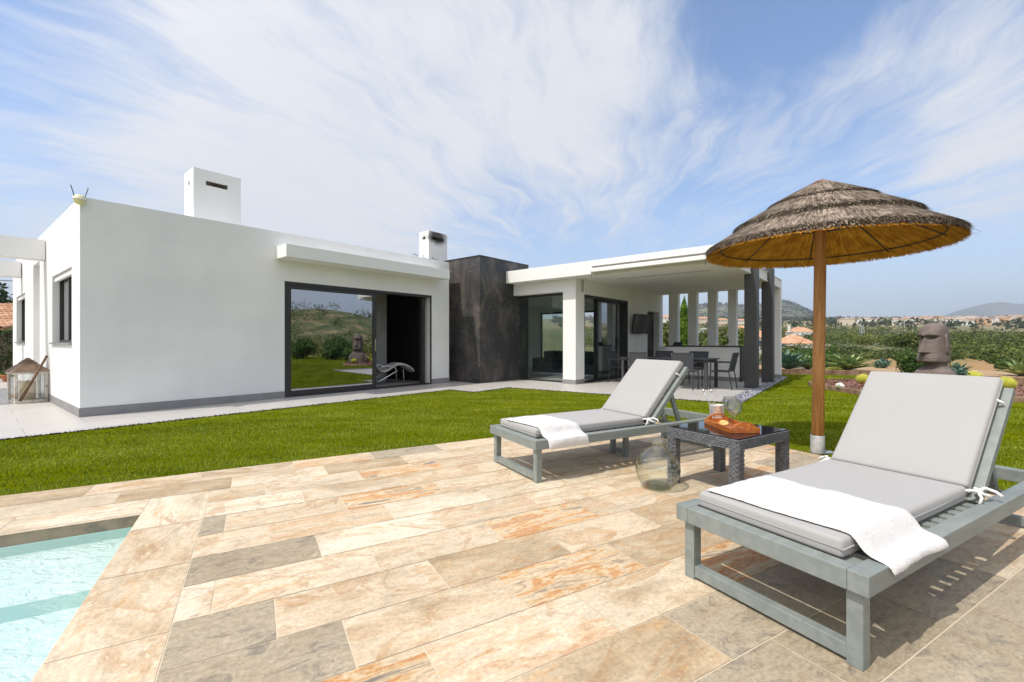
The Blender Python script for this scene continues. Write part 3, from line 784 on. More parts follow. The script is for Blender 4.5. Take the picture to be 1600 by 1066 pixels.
# canopy over it
m = MB(); hb(m, 2.96, 7.36, 0.0, .49, 2.905, 3.165); m.build('canopy', 'renderroof', villa, bevel=.004)
# black stone block
m = MB(); hb(m, 8.12, 10.36, -.55, .912, 0, 3.62); m.build('stone_cladding', 'black_stone', villa)
m = MB(); hb(m, 8.10, 10.38, -.57, .93, 3.62, 3.635); m.build('coping_trim', 'aludark', villa)
# wing: beam, pillar, side wall with door and service door
U = 9.62
m = MB(); hb(m, U, U + .3, .55, 3.14, 2.6, 2.955); hb(m, U, U + .46, 2.72, 3.14, 0, 2.6); m.build('wall', 'render', villa)
m = MB(); hb(m, U - .012, U + .47, 2.71, 3.152, -.01, .12); m.build('plinth', 'plinth', villa)
m = MB(); hb(m, U + .46, 12.87, 2.84, 3.14, 2.53, 2.955); hb(m, 12.87, 14.46, 2.84, 3.14, 0, 2.955); hb(m, 14.46, 15.55, 2.84, 3.14, 2.28, 2.955); hb(m, 15.55, 15.9, 2.84, 3.14, 0, 2.955)
m.build('wall', 'render', villa)
m = MB(); hb(m, 12.87, 14.46, 3.14, 3.152, -.01, .10); m.build('plinth', 'plinth', villa)
def wing_glass():
    w = MB(); hb(w, 9.86, 9.94, .52, .64, 0, 2.6); hb(w, 9.86, 9.94, 2.66, 2.72, 0.0, 2.6); hb(w, 9.86, 9.94, .64, 2.66, 2.53, 2.6); hb(w, 9.86, 9.94, .64, 2.66, 0, .04)
    wo = w.build('window', 'alu', villa)
    g = MB(); hb(g, 9.895, 9.905, .64, 2.66, .04, 2.53); g.build('pane', 'pane_green', wo)
wing_glass()
def wing_door():
    n0 = 2.98
    d = MB(); hb(d, 10.08, 10.13, n0 - .12, n0 + .15, 0, 2.53); hb(d, 12.82, 12.87, n0 - .12, n0 + .165, 0, 2.53); hb(d, 10.13, 12.82, n0 - .12, n0 + .15, 2.46, 2.53); hb(d, 10.13, 12.82, n0 - .12, n0 + .15, 0.004, .03)
    do = d.build('sliding_door', 'aludark', villa)
    for u0, u1, nn in ((10.95, 12.3, .06), (11.0, 12.15, -.04)):
        s = MB(); hb(s, u0, u0 + .08, n0 + nn - .025, n0 + nn + .025, .03, 2.46); hb(s, u1 - .08, u1, n0 + nn - .025, n0 + nn + .025, .03, 2.46); hb(s, u0 + .08, u1 - .08, n0 + nn - .025, n0 + nn + .025, .03, .11); hb(s, u0 + .08, u1 - .08, n0 + nn - .025, n0 + nn + .025, 2.38, 2.46)
        so_ = s.build('door_leaf', 'aludark', do)
        s = MB(); hb(s, u0 + .08, u1 - .08, n0 + nn - .005, n0 + nn + .005, .11, 2.38); s.build('pane', 'pane_door', so_)
        if nn > 0: s = MB(); hb(s, u1 - .05, u1 - .02, n0 + nn + .026, n0 + nn + .06, .95, 1.3); s.build('handle', 'darkmetal', so_)
wing_door()
m = MB(); hb(m, 14.46, 15.55, 2.86, 2.92, 0, 2.28); sd = m.build('service_door', 'alu', villa)
m = MB(); hb(m, 15.4, 15.43, 2.92, 2.98, .95, 1.15); m.build('handle', 'chrome', sd)
# wing interior
m = MB(); hb(m, 15.2, 15.3, .6, 2.84, 0, 2.75); hb(m, 15.2, 15.3, -5, -2.15, 0, 2.75); hb(m, 15.2, 15.3, -2.15, .6, 2.45, 2.75); hb(m, 9.9, 11.4, -5.1, -5, 0, 2.75); hb(m, 14.9, 15.2, -5.1, -5, 0, 2.75); hb(m, 11.4, 14.9, -5.1, -5, 2.5, 2.75)
hb(m, 9.95, 10.4, -.42, .5, 0, 2.75); hb(m, 8.1, 9.9, -.55, -.45, 0, 2.75); hb(m, 8.0, 8.1, -5, -.45, 0, 2.75); m.build('interior_wall', 'roomwall', villa)
m = MB(); hb(m, 9.97, 15.2, -.5, 2.84, 2.72, 2.76); hb(m, 8.1, 15.2, -5, -.5, 2.72, 2.76); m.build('ceiling', 'roomwall', villa)
m = MB(); hb(m, 9.97, 15.2, -.5, 2.84, .001, .004); m.build('floor', 'patio_tile', villa)
m = MB(); hb(m, 15.2, 15.26, -2.15, -2.08, 0, 2.45); hb(m, 15.2, 15.26, .53, .6, 0, 2.45); hb(m, 15.2, 15.26, -2.08, .53, 2.38, 2.45); hb(m, 15.2, 15.26, -.8, -.7, 0.01, 2.38); wo = m.build('window', 'aludark', villa)
m = MB(); hb(m, 15.225, 15.235, -2.08, .53, .02, 2.38); m.build('pane', 'glass_clear', wo)
# roof of the covered terrace
m = MB(); hb(m, 9.605, 15.9, .76, 7.1, 2.955, 3.17); m.build('roof', 'renderroof', villa)
m = MB(); hb(m, 9.26, 9.60, .76, 3.85, 2.945, 3.30)
hb(m, 9.26, 9.60, 3.85, 6.78, 3.15, 3.30); hb(m, 9.26, 9.60, 6.78, 7.11, 2.945, 3.30); m.build('fascia', 'renderroof', villa, bevel=.003)
m = MB(); hb(m, 9.60, 15.9, 6.92, 7.11, 2.91, 2.954); hb(m, 9.60, 15.9, 6.92, 7.12, 3.171, 3.19); m.build('edge_beam', 'renderroof', villa)
# awning cassette in the roof edge
aw = MB(); hb(aw, 9.12, 9.19, 3.86, 6.77, 2.975, 3.075); aw = aw.build('awning', 'renderroof', villa, bevel=.01)
m = MB(); hb(m, 9.19, 9.62, 3.87, 6.76, 2.985, 2.992); m.build('awning_fabric', 'awnfabric', aw)
for n in (3.90, 6.73): MB().tube([(9.16, -n, 2.975), (9.16, -n, 2.89), (9.16, -n + .01, 2.87)], .007, 6).build('pull_hook', 'darkmetal', aw)
m = MB(); hb(m, 10.6, 10.612, 3.9, 6.4, 2.944, 2.952); m.build('ceiling_joint', 'plinth', villa)
# slotted end wall
m = MB(); slots = [(3.14, 3.48), (3.81, 4.18), (4.49, 4.87), (5.16, 5.54), (5.80, 6.15), (6.45, 6.84)]
prev = None
for i, (a, b) in enumerate(slots):
    z0 = 1.0 if i < 5 else .1
    hb(m, 15.6, 15.85, a, b, 0, z0)
    nx = slots[i + 1][0] if i < 5 else 7.11
    hb(m, 15.6, 15.85, b, nx, 0, 2.953)
m.build('slotted_wall', 'render', villa)
m = MB(); hb(m, 15.585, 15.6, 3.14, 7.12, -.01, .12); hb(m, 15.6, 15.86, 7.11, 7.122, -.01, .12); m.build('plinth', 'plinth', villa)
for u0 in (11.58, 13.62):
    m = MB(); hb(m, u0, u0 + .30, 6.95, 7.235, 0.0, 3.30); m.build('post', 'postgrey', villa, bevel=.004)
# bar counter
bar = thing('bar_counter', 'white built-in outdoor bar with dark worktop under the slotted wall', 'bar', hp(13.4, 4.2), HROT)
def lb(mb, u0, u1, n0, n1, z0, z1): return mb.box(u0, u1, -n1, -n0, z0, z1)
m = MB(); lb(m, .03, .75, 0, 2.22, .12, 1.02); m.build('body', 'render', bar)
m = MB(); lb(m, .05, .75, 0, 2.22, .0, .12); m.build('kick_board', 'plinth', bar)
m = MB(); lb(m, 0, .80, -.04, 2.27, 1.02, 1.055); lb(m, .0, .8, 2.235, 2.27, 0, 1.02); m.build('worktop', 'aludark', bar)
m = MB(); lb(m, .76, .80, 2.23, 2.26, 0, .9); m.build('end_panel', 'darkmetal', bar)
t_ = thing('bar_tap', 'chrome tap with curved neck on the bar worktop', 'tap', hp(13.8, 6.0, 1.055), HROT)
MB().tube([(0, 0, 0), (0, 0, .28), (-.03, 0, .33), (-.09, 0, .35), (-.14, 0, .33), (-.16, 0, .27)], .018, 10).build('neck', 'chrome', t_, smooth=True)
MB().tube([(0, 0, 0), (0, 0, .06)], .03, 12).build('tap_base', 'chrome', t_); MB().tube([(0, 0, .1), (.0, -.08, .14)], .009, 8).build('lever', 'chrome', t_)
t_ = thing('coffee_machine', 'small black appliance standing at the left end of the bar', 'appliance', hp(13.7, 4.5, 1.055), HROT)
MB().box(-.1, .1, -.14, .14, 0, .04).box(0, .1, -.14, .14, .04, .11).build('body', 'aludark', t_, bevel=.01)
# pergola
per = thing('pergola', 'white pergola beams joining the left side of the house', 'pergola', (A0.x, A0.y, 0), HROT)
m = MB(); m.box(-6.5, -.12, 3.5, 3.85, 2.87, 3.27); m.build('beam', 'renderroof', per)
m = MB(); m.box(-6.5, -.26, 7.6, 7.95, 2.87, 3.27); m.build('beam', 'renderroof', per)
m = MB(); m.box(-2.6, -2.25, 3.85, 7.6, 2.87, 3.27); m.build('beam', 'renderroof', per)
m = MB(); m.box(-6.5, -6.15, 3.85, 7.6, 2.87, 3.27); m.build('beam', 'renderroof', per)
for y in (3.5, 7.6): MB().box(-6.5, -6.15, y, y + .35, 0, 2.869).build('column', 'render', per)

# chimneys
def chimney(u0, u1, n1, depth, zt, sl, holew, soot):
    z0 = 3.2; n0 = n1 - depth; wl = .06
    m = MB(); s0, s1, sz0, sz1 = sl
    hb(m, u0, u1, n1 - wl, n1, z0, sz0); hb(m, u0, u1, n1 - wl, n1, sz1, zt); hb(m, u0, s0, n1 - wl, n1, sz0, sz1); hb(m, s1, u1, n1 - wl, n1, sz0, sz1)
    hb(m, u0, u1, n0, n0 + wl, z0, zt)
    c = (n0 + n1) / 2
    hb(m, u0, u0 + wl, n0 + wl, n1 - wl, z0, sz0); hb(m, u0, u0 + wl, n0 + wl, n1 - wl, sz1, zt); hb(m, u0, u0 + wl, n0 + wl, c - holew, sz0, sz1); hb(m, u0, u0 + wl, c + holew, n1 - wl, sz0, sz1)
    hb(m, u1 - wl, u1, n0 + wl, n1 - wl, z0, zt); hb(m, u0 + wl, u1 - wl, n0 + wl, n1 - wl, zt - .05, zt - .002)
    o = m.build('chimney', soot or 'render', villa)
    b = MB(); hb(b, u0 + wl, u1 - wl, n0 + wl, n1 - wl, z0, sz0 - .02); b.build('flue', 'blackint' if soot else 'woodint', o)
def m_soot():
    m = bpy.data.materials.new('render_soot'); m.use_nodes = True; t = NT(m.node_tree)
    b = t.n('ShaderNodeBsdfPrincipled'); o = t.n('ShaderNodeOutputMaterial'); t.nt.links.new(b.outputs[0], o.inputs[0])
    co = t.n('ShaderNodeTexCoord').outputs['Object']
    d = t.vmath('LENGTH', t.vmath('MULTIPLY', t.vmath('SUBTRACT', co, (8.20, 1.02, 4.42)), (1, .6, 1.5)), out=1)
    f = t.srange(t.math('ADD', d, t.math('MULTIPLY', t.noise(co, 7, 5), .25)), .62, .30)
    t.set(b, 'Base Color', t.mix(t.math('MULTIPLY', f, .93), (.8, .8, .79), (.03, .02, .015))); t.set(b, 'Roughness', .9)
    MATS['render_soot'] = m
m_soot()
chimney(1.78, 2.65, -1.0, .60, 4.72, (2.0, 2.40, 4.41, 4.51), .06, None)
chimney(7.85, 8.61, -1.0, .44, 4.58, (8.0, 8.47, 4.33, 4.42), .07, 'render_soot')
# alarm siren on the corner
s_ = thing('alarm_siren', 'pale yellow round alarm siren with two prongs on the house corner', 'siren', hp(-.01, .06, 3.42), HROT)
m = MB(); m.lathe([(0.001, -.085), (.035, -.08), (.065, -.055), (.078, -.01), (.076, .02), (.055, .055), (.001, .072)], 20); m.build('housing', 'siren', s_, smooth=True)
MB().lathe([(.080, -.012), (.086, 0), (.080, .012)], 20).build('band', 'renderroof', s_)
for k in (-1, 1): MB().tube([(k * .06, 0, .04), (k * .10, 0, .20)], .008, 6).build('prong', 'spike', s_)
# dry vine on the roof
v_ = thing('dry_climber', 'tangled dry climbing plant on the parapet beside the small chimney', 'plant', hp(7.3, -.5, 3.45), HROT)
m = MB()
for k in range(9):
    x = random.uniform(-.35, .45); p = [Vector((x, random.uniform(-.1, .1), -.2))]
    for j in range(5): p.append(p[-1] + Vector((random.uniform(-.09, .09), random.uniform(-.04, .04), random.uniform(.02, .11))))
    m.tube(p, .008, 5)
m.build('stems', 'stick', v_)
fastmesh('foliage', np.concatenate([leaves((x, 0, random.uniform(-.05, .18)), (.09, .07, .08), 18, .03) for x in (-.35, -.2, -.05, .15, .3, .42)]), 'leaf_agaveblue', v_)

# ================================================================== LOUNGERS
def rounded(mb_, x0, x1, y0, y1, z0, z1, M=None, nx=10, ny=8, crown=.008, sag=0):
    """cushion: boxy grid with a domed top and bottom"""
    vs = []; fs = []; idx = {}
    def top(i, j, s):
        u, v = i / nx, j / ny
        e = min(u, 1 - u, v, 1 - v); dome = crown * (1 - math.exp(-e * 14))
        x = x0 + (x1 - x0) * u; y = y0 + (y1 - y0) * v; z = (z1 + dome) if s else (z0 - dome * .2)
        return (x, y, z)
    for s in (1, 0):
        for i in range(nx + 1):
            for j in range(ny + 1): idx[(i, j, s)] = len(vs); vs.append(top(i, j, s))
    for i in range(nx):
        for j in range(ny):
            fs.append((idx[i, j, 1], idx[i + 1, j, 1], idx[i + 1, j + 1, 1], idx[i, j + 1, 1])); fs.append((idx[i, j, 0], idx[i, j + 1, 0], idx[i + 1, j + 1, 0], idx[i + 1, j, 0]))
    per = [(i, 0) for i in range(nx)] + [(nx, j) for j in range(ny)] + [(i, ny) for i in range(nx, 0, -1)] + [(0, j) for j in range(ny, 0, -1)]
    for k in range(len(per)):
        a, b = per[k], per[(k + 1) % len(per)]; fs.append((idx[(*a, 0)], idx[(*b, 0)], idx[(*b, 1)], idx[(*a, 1)]))
    if M is not None: vs = [M @ Vector(v) for v in vs]
    return mb_.add(vs, fs)

def lounger(label):
    L = thing('sun_lounger', label, 'sun lounger', group='sun loungers on the stone terrace')
    W2 = .42; ZR = .365; H = .078
    m = MB(); m.box(0, 2.46, -W2, -W2 + .07, ZR - H, ZR); m.box(0, 2.46, W2 - .07, W2, ZR - H, ZR)
    m.box(0, .07, -W2 + .07, W2 - .07, ZR - H, ZR - .0005); m.box(2.39, 2.46, -W2 + .07, W2 - .07, ZR - H, ZR - .0005)
    m.build('frame', 'sagewood', L, bevel=.004)
    for x in (.03, 2.375):
        for y in (-1, 1):
            y0 = y * (W2 - .03); m = MB(); m.box(x, x + .055, min(y0, y0 - y * .055), max(y0, y0 - y * .055), 0, ZR - H); m.build('leg', 'sagewood', L, bevel=.003)
        MB().box(x + .004, x + .05, -W2 + .085, W2 - .085, .015, .07).build('stretcher', 'sagewood', L, bevel=.003)
    m = MB()
    m.box(1.30, 1.34, -.12, -.07, 0, ZR - H + .02); m.box(1.30, 1.34, .07, .12, 0, ZR - H + .02); m.box(1.305, 1.335, -.07, .07, .02, .06); m.box(1.30, 1.34, -W2 + .07, W2 - .07, ZR - H + .005, ZR - .045)
    m.build('centre_support', 'sagewood', L)
    m = MB(); x = .10
    while x < 1.38:
        m.box(x, x + .058, -W2 + .07, W2 - .07, ZR - .034, ZR - .012); x += .100
    m.build('slats', 'sagewood', L, bevel=.002)
    # backrest
    ang = R(45.5); hx, hz = 1.40, ZR - .01
    B = Matrix.Translation((hx, 0, hz)) @ Matrix.Rotation(-ang, 4, 'Y')
    m = MB(); m.box(0, .80, -.345, -.295, -.045, 0, B); m.box(0, .80, .295, .345, -.045, 0, B); m.box(.75, .80, -.295, .295, -.045, -.002, B); m.box(0, .05, -.295, .295, -.045, -.002, B)
    bo = m.build('backrest', 'sagewood', L, bevel=.003)
    m = MB(); x = .08
    while x < .70: m.box(x, x + .058, -.295, .295, -.03, -.010, B); x += .082
    m.build('backrest_slats', 'sagewood', bo)
    P = B @ Vector((.50, 0, -.03))
    for y in (-.27, .27):
        m = MB(); m.bar((P.x, y, P.z), (1.93, y, ZR - .06), .03, .045); m.build('prop', 'sagewood', L)
    MB().bar((1.93, -.34, ZR - .06), (1.93, .34, ZR - .06), .03).build('prop_bar', 'sagewood', L)
    # cushions
    cy = .02; cw = .325
    m = rounded(MB(), .075, 1.365, cy - cw, cy + cw, ZR - .006, ZR + .072); cs = m.build('seat_cushion', 'cushion', L, smooth=True, bevel=.016, seg=3)
    Cm = B @ Matrix.Translation((0, 0, .008))
    m = rounded(MB(), .035, .815, cy - cw, cy + cw, 0, .076, Cm); cb = m.build('back_cushion', 'cushion', L, smooth=True, bevel=.018, seg=3)
    # piping seams
    def seam(pts, par, M=None):
        m = MB(); pts = [Vector(p) for p in pts]
        if M: pts = [M @ p for p in pts]
        m.tube(pts, .0028, 6); m.build('piping', 'cushion', par, smooth=True)
    z = ZR + .033; e = .0015
    seam([(.075 - e, cy - cw - e, z), (.075 - e, cy + cw + e, z), (1.365 + e, cy + cw + e, z), (1.365 + e, cy - cw - e, z), (.075 - e, cy - cw - e, z)], cs)
    seam([(.035 - e, cy - cw - e, .038), (.035 - e, cy + cw + e, .038), (.815 + e, cy + cw + e, .038), (.815 + e, cy - cw - e, .038), (.035 - e, cy - cw - e, .038)], cb, Cm)
    # ties
    for y in (-1, 1):
        yy = cy + y * cw
        m = MB(); a = B @ Vector((.66, yy, .05)); b_ = B @ Vector((.665, yy + y * .022, .0)); c = B @ Vector((.66, yy + y * .018, -.055)); d = B @ Vector((.655, yy - y * .03, -.062))
        m.tube([a, a.lerp(b_, .5) + Vector((0, y * .01, 0)), b_, c, d], .007, 8); m.build('tie', 'tie', cb, smooth=True)
        m = MB(); q = Vector((1.385, yy + y * .0, ZR + .05))
        m.tube([q + Vector((-.04, -y * .01, 0)), q + Vector((-.02, y * .02, .005)), q + Vector((.02, y * .045, -.005)), q + Vector((.045, y * .03, .0)), q + Vector((.02, y * .02, .01)), q + Vector((-.01, y * .04, 0)), q + Vector((.035, y * .065, -.02)), q + Vector((.07, y * .07, -.028))], .0085, 8)
        m.tube([q + Vector((.01, y * .03, 0)), q + Vector((.05, y * .05, .015)), q + Vector((.075, y * .085, 0)), q + Vector((.065, y * .11, -.015))], .008, 8)
        m.tube([q + Vector((.0, y * .035, 0)), q + Vector((-.035, y * .06, -.02)), q + Vector((-.05, y * .055, -.05))], .007, 8)
        m.build('tie', 'tie', cs, smooth=True)
    return L
l1 = lounger('nearest grey-green slatted sun lounger, right of the wicker table, with raised pale grey cushion')
l2 = copy_tree(l1)
l2['label'] = 'farther grey-green sun lounger, left of the wicker table, at the edge of the lawn'
def place(o, b, a, rz=0): o.location = pp(b, a); o.rotation_euler = (0, 0, PROT + rz)
place(l1, 1.885, 1.18); place(l2, 2.03, 3.585)

def towel(label, b0, a0, x0, x1, ytop, zc, yfold, drop, seed, skew=0, rz=0):
    """folded bath towel lying across the seat cushion and hanging over the near rail; local frame of the lounger"""
    T = thing('towel', label, 'towel', pp(b0, a0), PROT + rz)
    T['group'] = 'white towels on the loungers'
    top = .445; prof = []
    n = 54
    # path across the lounger: from far side (y=ytop) to near edge then down
    ys, yc = ytop, -.30
    pts = [(ys, top), (yc + .03, top), (yc, top - .004), (yc - .022, top - .03), (yc - .045, top - .062), (yc - .075, top - .072), (yc - .100, top - .076), (yc - .118, top - .084), (yc - .130, top - .098 - drop * .4), (yc - .133, top - .104 - drop)]
    # resample
    seg = [0]
    for i in range(1, len(pts)): seg.append(seg[-1] + math.dist(pts[i], pts[i - 1]))
    mx = 26; rows = []
    for layer in (1, 0):
        for i in range(n + 1):
            s = seg[-1] * i / n; k = max(j for j in range(len(seg) - 1) if seg[j] <= s + 1e-9); t = (s - seg[k]) / (seg[k + 1] - seg[k])
            y = pts[k][0] + (pts[k + 1][0] - pts[k][0]) * t; z = pts[k][1] + (pts[k + 1][1] - pts[k][1]) * t
            for j in range(mx + 1):
                v = j / mx; x = x0 + (x1 - x0) * v + skew * (s / seg[-1]) + .010 * noise.noise((s * 3.5, seed + layer * .0, v * .6)) + .02 * (noise.noise((s * 2, seed + 5, 0)))
                wob = .007 * noise.noise((x * 9, s * 9, seed)) + .004 * noise.noise((x * 25, s * 25, seed))
                ed = min(1, min(v, 1 - v) * 10, (1 - i / n) * 12, i / n * 12)
                th = .022 * math.sqrt(max(ed, 0.02)) if layer else 0
                edge = s / seg[-1]
                fl = .006 * smooth(.72, 1, edge) * math.sin(v * 7 + seed)
                nrm = (0, 1) if edge < .6 else (-.6, .8) if edge < .85 else (-1, .15)
                rows.append((x, y + nrm[0] * (th + wob * .8) - fl, z + nrm[1] * (th + (wob if layer else 0)) + (0 if layer else .001)))
    m = MB(); W_ = mx + 1; F = []
    off = (n + 1) * W_
    for i in range(n):
        for j in range(mx):
            a = i * W_ + j; F.append((a, a + 1, a + W_ + 1, a + W_)); F.append((off + a, off + a + W_, off + a + W_ + 1, off + a + 1))
    per = [i * W_ for i in range(n + 1)] + [n * W_ + j for j in range(1, mx + 1)] + [i * W_ + mx for i in range(n - 1, -1, -1)] + [j for j in range(mx - 1, 0, -1)]
    for k in range(len(per)): a, b = per[k], per[(k + 1) % len(per)]; F.append((a, b, off + b, off + a))
    m.add(rows, F); o = m.build('cloth', 'towel', T, smooth=True, subsurf=1)
    tx = bpy.data.textures.new('terry', 'CLOUDS'); tx.noise_scale = .012
    d = o.modifiers.new('terry', 'DISPLACE'); d.texture = tx; d.strength = .005; d.texture_coords = 'LOCAL'
    return T
towel('white towel folded across the nearest lounger and hanging over its side rail', 1.885, 1.18, .10, .60, .315, .445, 0, .006, 1.3, skew=.06)
towel('white towel draped over the foot of the farther lounger', 2.03, 3.585, .07, .50, .22, .445, 0, .06, 6.1, skew=.06)

# ================================================================== SIDE TABLE
def side_table():
    zt = .475
    C = Vector((1.80, 3.775)); T = thing('side_table', 'dark grey woven side table with black glass top between the two loungers', 'table', (C.x, C.y, 0), R(32.5))
    hx, hy = .362, .318
    # woven apron: many small raised strand boxes over a core
    def woven(mb, x0, x1, z0, z1, M, sw=.036, sh=.0170):
        nz = int(round((z1 - z0) / sh)); nx = int(round((x1 - x0) / sw)); dz = (z1 - z0) / nz; dx = (x1 - x0) / nx
        for i in range(nz):
            for j in range(nx):
                o = dx * .5 * (i % 2); a = x0 + j * dx + o; b = min(a + dx, x1)
                if b - a < .004: continue
                c = (a + b) / 2; za = z0 + i * dz + dz * .1; zb = za + dz * .8
                vs = [M @ Vector(p) for p in ((a, 0, za), (b, 0, za), (b, 0, zb), (a, 0, zb), (a + (b - a) * .3, .006, za + dz * .12), (b - (b - a) * .3, .006, za + dz * .12), (b - (b - a) * .3, .006, zb - dz * .12), (a + (b - a) * .3, .006, zb - dz * .12))]
                mb.add(vs, [(4, 5, 6, 7), (0, 1, 5, 4), (1, 2, 6, 5), (2, 3, 7, 6), (3, 0, 4, 7)])
    def face(x0, x1, z0, z1, side):
        # side: 0 -> -y face, 1 -> +x, 2 -> +y, 3 -> -x
        if side == 0: M = Matrix.Translation((0, -hy, 0)) @ Matrix.Rotation(math.pi, 4, 'Z')
        if side == 2: M = Matrix.Translation((0, hy, 0))
        if side == 1: M = Matrix.Translation((hx, 0, 0)) @ Matrix.Rotation(-math.pi / 2, 4, 'Z')
        if side == 3: M = Matrix.Translation((-hx, 0, 0)) @ Matrix.Rotation(math.pi / 2, 4, 'Z')
        return (x0, x1, z0, z1, M)
    ap = MB(); h0 = zt - .085
    e = .004
    for y in (-1, 1): ap.box(-hx + e, hx - e, min(y * (hy - e), y * (hy - .03)), max(y * (hy - e), y * (hy - .03)), h0, zt - .012)
    for x in (-1, 1): ap.box(min(x * (hx - e), x * (hx - .03)), max(x * (hx - e), x * (hx - .03)), -hy + .03, hy - .03, h0, zt - .012)
    for s in range(4):
        hl = hx if s in (0, 2) else hy
        woven(ap, *face(-hl, hl, h0, zt - .004, s))
    ap.build('apron', 'wicker', T)
    lw = .075
    for sx in (-1, 1):
        for sy in (-1, 1):
            m = MB(); xa, xb = sorted((sx * (hx - e), sx * (hx - lw))); ya, yb = sorted((sy * (hy - e), sy * (hy - lw)))
            m.box(xa, xb, ya, yb, 0, h0)
            s = 0 if sy < 0 else 2; r = (xa, xb) if s == 2 else (-xb, -xa); f = face(r[0] - .003, r[1] + .003, 0, h0, s); woven(m, *f)
            s = 1 if sx > 0 else 3; r = (-yb, -ya) if s == 1 else (ya, yb); f = face(r[0] - .003, r[1] + .003, 0, h0, s); woven(m, *f)
            M = Matrix.Translation((0, sy * (hy - lw), 0)) @ (Matrix.Rotation(math.pi, 4, 'Z') if sy > 0 else Matrix.Identity(4)); r = (xa, xb) if sy < 0 else (-xb, -xa); woven(m, r[0], r[1], 0, h0, M)
            M = Matrix.Translation((sx * (hx - lw), 0, 0)) @ Matrix.Rotation(math.pi / 2 if sx > 0 else -math.pi / 2, 4, 'Z'); r = (ya, yb) if sx > 0 else (-yb, -ya); woven(m, r[0], r[1], 0, h0, M)
            m.build('leg', 'wicker', T)
    MB().box(-hx + .012, hx - .012, -hy + .012, hy - .012, zt - .011, zt).build('glass_top', 'blackglass', T, bevel=.002)
    # tray
    def onT(x, y, z=0): c, s = math.cos(R(32.5)), math.sin(R(32.5)); return (C.x + x * c - y * s, C.y + x * s + y * c, z)
    return C, zt, onT
C_, zt_, onT = side_table()
def tray():
    # placed from the photograph's footprint: long axis runs towards the viewer
    p0 = px(1097, 664, zt_); p1 = px(1140, 681.5, zt_)
    ax = Vector((p1[0] - p0[0], p1[1] - p0[1])).normalized(); ang = math.atan2(ax.y, ax.x); cx = 1.822; cy = 3.76
    T = thing('serving_tray', 'varnished orange-brown wooden tray with curved cut-out handles on the side table', 'tray', (cx, cy, zt_), ang)
    L, Wd = .222, .120
    MB().box(-L, L, -Wd, Wd, 0.001, .010).build('base', 'traywood', T, bevel=.002)
    for y in (-1, 1):
        m = MB(); ya, yb = sorted((y * Wd, y * (Wd - .012))); m.box(-L, L, ya - .0, yb, .010, .042); m.build('side', 'traywood', T, bevel=.003)
    for x in (-1, 1):
        vs = []; n = 16; m = MB()
        xa, xb = x * L, x * (L - .013)
        # end board with raised arch and hand hole
        out = []; inn = []
        for k in range(n + 1):
            t = -1 + 2 * k / n; h = .048 + .042 * max(0, math.cos(t * math.pi / 2 * 1.15)) ** .8; out.append((t * (Wd - .012), h))
        for k in range(n):
            (y0, h0), (y1, h1) = out[k], out[k + 1]; c = abs((y0 + y1) / 2)
            if c < .055:
                hb0 = .046; ht0 = h0 - .014; ht1 = h1 - .014
                quads = [((y0, .01), (y1, .01), (y1, hb0), (y0, hb0)), ((y0, ht0), (y1, ht1), (y1, h1), (y0, h0))]
            else: quads = [((y0, .01), (y1, .01), (y1, h1), (y0, h0))]
            for q in quads:
                m.add([(xa, y, z) for y, z in q] + [(xb, y, z) for y, z in q], [(0, 1, 2, 3), (7, 6, 5, 4), (3, 2, 6, 7), (0, 1, 5, 4), (1, 2, 6, 5), (0, 3, 7, 4)])
        m.build('handle', 'traywood', T)
    return (cx, cy, ang)
tc_ = tray()
zt2 = zt_ + .010
g_ = thing('gin_glass', 'clear balloon wine glass standing in the wooden tray', 'glass', (*px(1147.5, 668.5, zt2)[:2], zt2 + .001))
def glassprof(r, h):
    return [(.036, 0), (.036, .003), (.006, .008), (.0045, .03), (.0045, .085), (.012, .098), (.040, .12), (.057, .145), (.062, .17), (.060, .195), (.052, .225), (.050, .228), (.0495, .226), (.058, .195), (.0595, .17), (.055, .147), (.038, .123), (.001, .105)]
MB().lathe(glassprof(0, 0), 32).build('glass_body', 'glass_clear', g_, smooth=True)
g2 = thing('gin_glass', 'second clear balloon glass partly behind the front one on the tray', 'glass', (*px(1141, 661, zt2)[:2], zt2 + .001))
MB().lathe(glassprof(0, 0), 32).build('glass_body', 'glass_clear', g2, smooth=True)
c_ = thing('ice_bucket', 'small polished steel cup holding tongs and a spoon on the tray', 'cup', (*px(1120, 658, zt2)[:2], zt2 + .001))
MB().lathe([(.001, .002), (.060, .002), (.062, .006), (.062, .140), (.065, .145), (.060, .145), (.059, .01), (.001, .006)], 32).build('cup_body', 'steel', c_, smooth=True)
MB().lathe([(.0625, .02), (.0635, .03), (.0625, .04)], 32).build('band', 'steel', c_, smooth=True)
for dx, dy, tx, ty in ((-.02, .01, -.105, .03), (-.015, -.01, -.045, .01)):
    t2 = thing('tongs' if tx < -.1 else 'bar_spoon', 'steel ice tongs leaning left out of the steel cup' if tx < -.1 else 'thin steel bar spoon standing upright in the steel cup', 'utensil', (c_.location.x, c_.location.y, zt2 + .02))
    MB().tube([(dx * .5, dy, 0), (tx * .55, ty, .15), (tx * .95, ty, .235)], [.005, .006, .006] if tx < -.1 else .003, 8).build('shaft', 'chrome', t2, smooth=True)
    m = MB(); m.lathe([(.001, -.014), (.010, -.008), (.012, 0), (.009, .01), (.001, .014)], 10, (tx, ty, .247)); m.build('tip', 'chrome', t2, smooth=True)
f_ = thing('citrus_slice', 'dried orange slice lying in the tray beside the steel cup', 'garnish', (*px(1131, 664, zt2)[:2], zt2 + .012))
mk('citrus', (.62, .30, .08), .6, col2=(.7, .5, .2), nscale=30)
